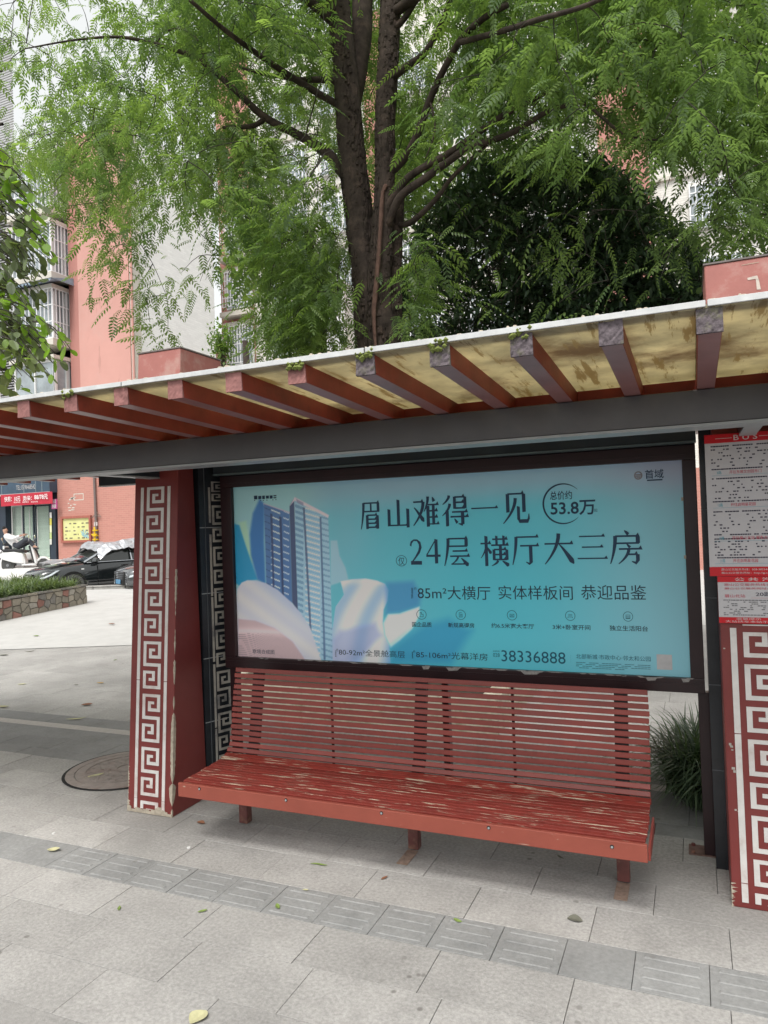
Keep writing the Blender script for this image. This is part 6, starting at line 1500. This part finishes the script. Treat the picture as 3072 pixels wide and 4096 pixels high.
# ---------------------------------------------------------------- dark glossy evergreen behind the shelter roof
t3 = thing('dark_evergreen', 'dense dark glossy evergreen tree behind the right half of the canopy', 'tree')
knobby('trunk', [(-1.6,9.6,0),(-1.62,9.6,1.5),(-1.6,9.65,3.2),(-1.7,9.7,4.5)], [.14,.12,.10,.06], M_bark, t3, 12, .06, 3)
pos = []; dr = []; v_ = []; tb = []; sc_ = []
EB = [(1560,1120),(1640,1000),(1700,880),(1780,760),(1900,660),(2050,600),(2300,620),(2480,700),(2620,830),(2750,950),(2850,1080),(2950,1180)]
ex_, ey_ = zip(*EB); m_ = 0; tb3 = [np.array([-1.7,9.7,z]) for z in (2.5,3.2,4.0,4.5)]
while m_ < 2700:
    x, y = rng.uniform(1560, 2950), rng.uniform(560, 1640)
    yt = np.interp(x, ex_, ey_)
    if y < yt+rng.normal(0, 25): continue
    if rng.random() < .30*math.exp(-((x-1900)/260)**2-((y-1080)/70)**2)+.55*math.exp(-((x-1660)/70)**2-((y-1250)/90)**2): continue
    c = onY(x, y, rng.uniform(8.5, 10.6)); m_ += 1; cv = rng.beta(2,3)
    if tb3: q = np.array(tb3); s0 = q[int(np.argmin(np.linalg.norm(q-c, axis=1)))]
    else: s0 = np.array([-1.65,9.65,4.0])
    tb3.append(c); tb.append((smooth_path([s0, (c+s0)/2+np.array([0,0,.04]), c], 3), list(np.linspace(.010,.003,7))))
    ax_ = rng.normal(0,1,3); ax_[2] = abs(ax_[2])*.6; ax_ /= np.linalg.norm(ax_)
    for k in range(22):
        t = rng.uniform(-.22,.16); pos.append(c+ax_*t+rng.normal(0,.035,3)); d = ax_*.5+rng.normal(0,.7,3); d[2] -= .15; dr.append(d); v_.append(cv+rng.normal(0,.18)); sc_.append(rng.uniform(.8,1.25))
merge_tubes('branches', tb, M_twig, t3, 'stuff', 4)
build_foliage('crown', leaf_template(.105,.038), np.array(pos), np.array(dr), np.array(sc_), np.array(v_), M_lf2, t3, rng)['kind'] = 'stuff'

# ---------------------------------------------------------------- right-hand pale round-leaved tree
t4 = thing('pale_round_leaved_tree', 'pale round-leaved tree at the right edge behind the shelter roof', 'tree')
knobby('trunk', [(1.6,9.0,0),(1.6,9.0,2.5),(1.55,9.0,5),(1.4,9.0,7.5)], [.13,.12,.10,.05], M_bark, t4, 12, .06, 4)
pos = []; dr = []; v_ = []; tb = []
for _ in range(170):
    x, y = rng.uniform(2860, 3350), rng.uniform(-150, 1250)
    if x < 2990 and rng.random() < .55: continue
    c = onY(x, y, rng.uniform(8.0, 9.6)); cv = rng.random()
    tb.append((smooth_path([(1.5+.1*rng.normal(), 9.0, max(2.5, c[2]-.9)), (c+np.array([1.5,9,c[2]-.6]))/2, c], 3), list(np.linspace(.014,.003,7))))
    for k in range(13): pos.append(c+rng.normal(0,.16,3)); d = rng.normal(0,.6,3); d[2] = -abs(rng.normal(.4,.4)); dr.append(d); v_.append(cv+rng.normal(0,.15))
merge_tubes('branches', tb, M_twig, t4, 'stuff', 4)
build_foliage('crown', round_template(.085,.07), np.array(pos), np.array(dr), rng.uniform(.8,1.2,len(pos)), np.array(v_), M_lf4, t4, rng)['kind'] = 'stuff'
t5 = thing('far_round_leaved_tree', 'farther round-leaved tree between the trunk and the barred windows', 'tree')
knobby('trunk', [(-8.6,13,0),(-8.5,13,3),(-8.6,13,6)], [.14,.12,.06], M_bark, t5, 12, .06, 6)
pos = []; dr = []; v_ = []
for _ in range(110):
    x, y = (rng.uniform(960, 1080), rng.uniform(880, 1180)) if _ < 60 else (rng.uniform(1560, 1760), rng.uniform(480, 900))
    if _ < 60 and y > 1100+.3*(x-860): continue
    c = onY(x, y, rng.uniform(12.3, 13.6)) if _ < 60 else onY(x, y, rng.uniform(10.5, 11.5))
    for k in range(14): pos.append(c+rng.normal(0,.22,3)); d = rng.normal(0,.5,3); d[2] = -abs(rng.normal(.6,.4)); dr.append(d); v_.append(rng.random())
build_foliage('crown', round_template(.13,.10), np.array(pos), np.array(dr), rng.uniform(.8,1.2,len(pos)), np.array(v_), M_lf4, t5, rng)['kind'] = 'stuff'

# ---------------------------------------------------------------- broad-leaved tree at the left edge
t6 = thing('broad_leaved_tree', 'tree with large rounded leaves hanging in from the left picture edge', 'tree')
knobby('trunk', [(-7.6,5.4,0),(-7.6,5.4,2.5),(-7.5,5.3,4.5),(-7.3,5.2,6.5)], [.13,.12,.10,.06], M_bark, t6, 12, .06, 8)
RB = [(640,60),(760,110),(850,170),(980,190),(1080,215),(1180,170),(1250,110),(1350,180),(1400,270),(1440,225),(1500,165),(1540,120),(1580,80)]
ry_, rx_ = zip(*RB)
# hanging shoots: each starts off-frame to the left and droops to its tip inside the outline
pos = []; dr = []; tb = []; lit_leaf = []
shoots = []
for _ in range(120):
    y = rng.uniform(660, 1560); xm = np.interp(y, ry_, rx_); x = rng.uniform(-60, xm+22); shoots.append((x, y))
for tip in ((265,1385),(230,1420),(285,1400),(140,1060),(215,1040),(150,900),(170,985),(225,1330),(200,1500),(120,1240)): shoots.append(tip)
for (x, y) in shoots:
    Y = rng.uniform(4.5, 5.3); tip = onY(x, y, Y); base = onY(x-rng.uniform(120,260), y-rng.uniform(90,170), Y+rng.uniform(-.1,.2)); lit_shoot = x > np.interp(y, ry_, rx_)-62
    path = smooth_path([base, (base+tip)/2+np.array([0,0,.07]), tip], 5); tb.append((path, list(np.linspace(.008,.003,len(path)))))
    for k in range(8):
        t = .25+.75*k/7; p = path[min(len(path)-1, int(t*(len(path)-1)))]; pos.append(p+rng.normal(0,.02,3)); d = (tip-base)*.5+rng.normal(0,.28,3); d[2] = -abs(rng.normal(.42,.25)); dr.append(d); lit_leaf.append(lit_shoot and rng.random() < .7)
pos = np.array(pos); dr = np.array(dr); lit_leaf = np.array(lit_leaf)
rel = pos-CAM; dep = rel@AF; sx = PW/2+FPX*(rel@AR)/dep; vis = sx > -30; order = np.argsort(np.where(vis, dep, 99)); near = order[:290]; rest = order[290:]
T6 = round_template(.125,.074); s6 = rng.uniform(.7,1.15,len(pos))
single_leaves('leaf', T6, pos[near][~lit_leaf[near]], dr[near][~lit_leaf[near]], s6[near][~lit_leaf[near]], M_lf3o, t6)
single_leaves('leaf', T6, pos[near][lit_leaf[near]], dr[near][lit_leaf[near]], s6[near][lit_leaf[near]], M_lf3b, t6)
more_p = []; more_d = []
for _ in range(900):
    more_p.append(np.array([-7.2,5.3,5.2])+rng.normal(0,1,3)*np.array([.7,.6,1.4])); d = rng.normal(0,.5,3); d[2] = -.4; more_d.append(d)
more_p = [p for p in more_p if (lambda r: r@AR/(r@AF) < -.60)(p-CAM)]; more_d = more_d[:len(more_p)]
build_foliage('crown', T6, np.concatenate([pos[rest], np.array(more_p)]), np.concatenate([dr[rest], np.array(more_d)]), rng.uniform(.8,1.2,len(rest)+len(more_p)), rng.random(len(rest)+len(more_p)), M_lf3, t6, rng)['kind'] = 'stuff'
merge_tubes('twigs', tb+[([(-7.4,5.3,z), (-6.6,5.1,z+.2), (-6.0,5.0,z)], [.05,.035,.015]) for z in (3.6,4.4,5.2,6.0)], M_twig, t6, 'stuff', 5)

# ---------------------------------------------------------------- grasses
def grass(name, spots, L_, w, m, parent, label=None, cat=None, lean=.9, nb=60, seed=1, kind=None, rad=.05):
    g = np.random.default_rng(seed); V = []; Fc = []; var = []
    for (cx, cy, cz, s) in spots:
        for _ in range(nb):
            a = g.uniform(0, 2*math.pi); l = L_*s*g.uniform(.6,1.1); ln = lean*g.uniform(.35,1.1); bx, by = cx+rad*g.normal(), cy+rad*g.normal(); c, s_ = math.cos(a), math.sin(a); k = len(V); ww = w*g.uniform(.7,1.2)
            n = 6
            for i in range(n+1):
                t = i/n; r = l*ln*(t**1.5)*.75; z = cz+l*(t-.62*ln*t**2.4); wt = ww*(1-t**2*.95)
                V.append((bx+c*r-s_*wt, by+s_*r+c*wt, z)); V.append((bx+c*r+s_*wt, by+s_*r-c*wt, z)); 
            for i in range(n): Fc.append((k+2*i, k+2*i+1, k+2*i+3, k+2*i+2))
            var += [g.random()]*(2*(n+1))
    me = np_mesh(name, np.array(V), np.array(Fc)); at = me.attributes.new('var','FLOAT','POINT'); at.data.foreach_set('value', np.array(var,'f')); me.materials.append(m); o = link(name, me, parent)
    if label: tag(o, label, cat)
    if kind: o['kind'] = kind
    return o
gg = np.random.default_rng(4); spots = []
for _ in range(430):
    u, v = gg.uniform(.25, Ln2-.2), gg.uniform(.42, 3.9)**1.0
    p = pw(u, v, 0); spots.append((p[0], p[1], .55+.05*gg.random(), gg.uniform(.8,1.2)))
for _ in range(60):
    p = pw(gg.uniform(.25, Ln2-.2), .30, 0); spots.append((p[0], p[1], .55, gg.uniform(.8,1.1)))
grass('planter_grass', spots, .62, .013, M_grass, None, nb=46, seed=2, lean=1.15, kind='stuff', rad=.08)
bushes = [(-.06,5.62,0,1.0),(.02,5.78,0,1.0),(.14,5.6,0,.95),(.26,5.75,0,1.0),(.05,5.45,0,.8)]
gb_ = thing('grass_clump', 'dark green arching grass clump behind the right post of the advertising box', 'plant')
grass('blades', bushes, .80, .0085, M_grassd, gb_, nb=420, seed=5, lean=1.25, kind='stuff', rad=.07)
dh = thing('dry_hanging_plant', 'pale dry drooping leaves seen left of the patterned pillar', 'plant')
c = onD(560, 1950, 15)
grass('dry_leaves', [(c[0], c[1], c[2]+.15, 1.0)], 1.1, .018, mat('straw_leaf', (.45,.40,.28), .8), dh, nb=26, seed=9, lean=1.5, kind='stuff')
obj('stem', MB().tube([(c[0]+.05,c[1],0),(c[0],c[1],c[2]+.15)], [.07,.04], 8), M_bark, dh)
fb_ = thing('distant_bush', 'small round bush in the gap beside the barred building', 'bush')
c = onD(890, 1385, 30); pos = c+gg.normal(0,1,(900,3))*np.array([.22,.3,.45]); build_foliage('crown', leaf_template(.16,.08), pos, gg.normal(0,1,(900,3)), gg.uniform(.8,1.2,900), gg.random(900), M_lf4, fb_, gg)['kind'] = 'stuff'
obj('trunk', MB().tube([(c[0],c[1],0),(c[0],c[1],c[2])], .1, 8), M_bark, fb_)
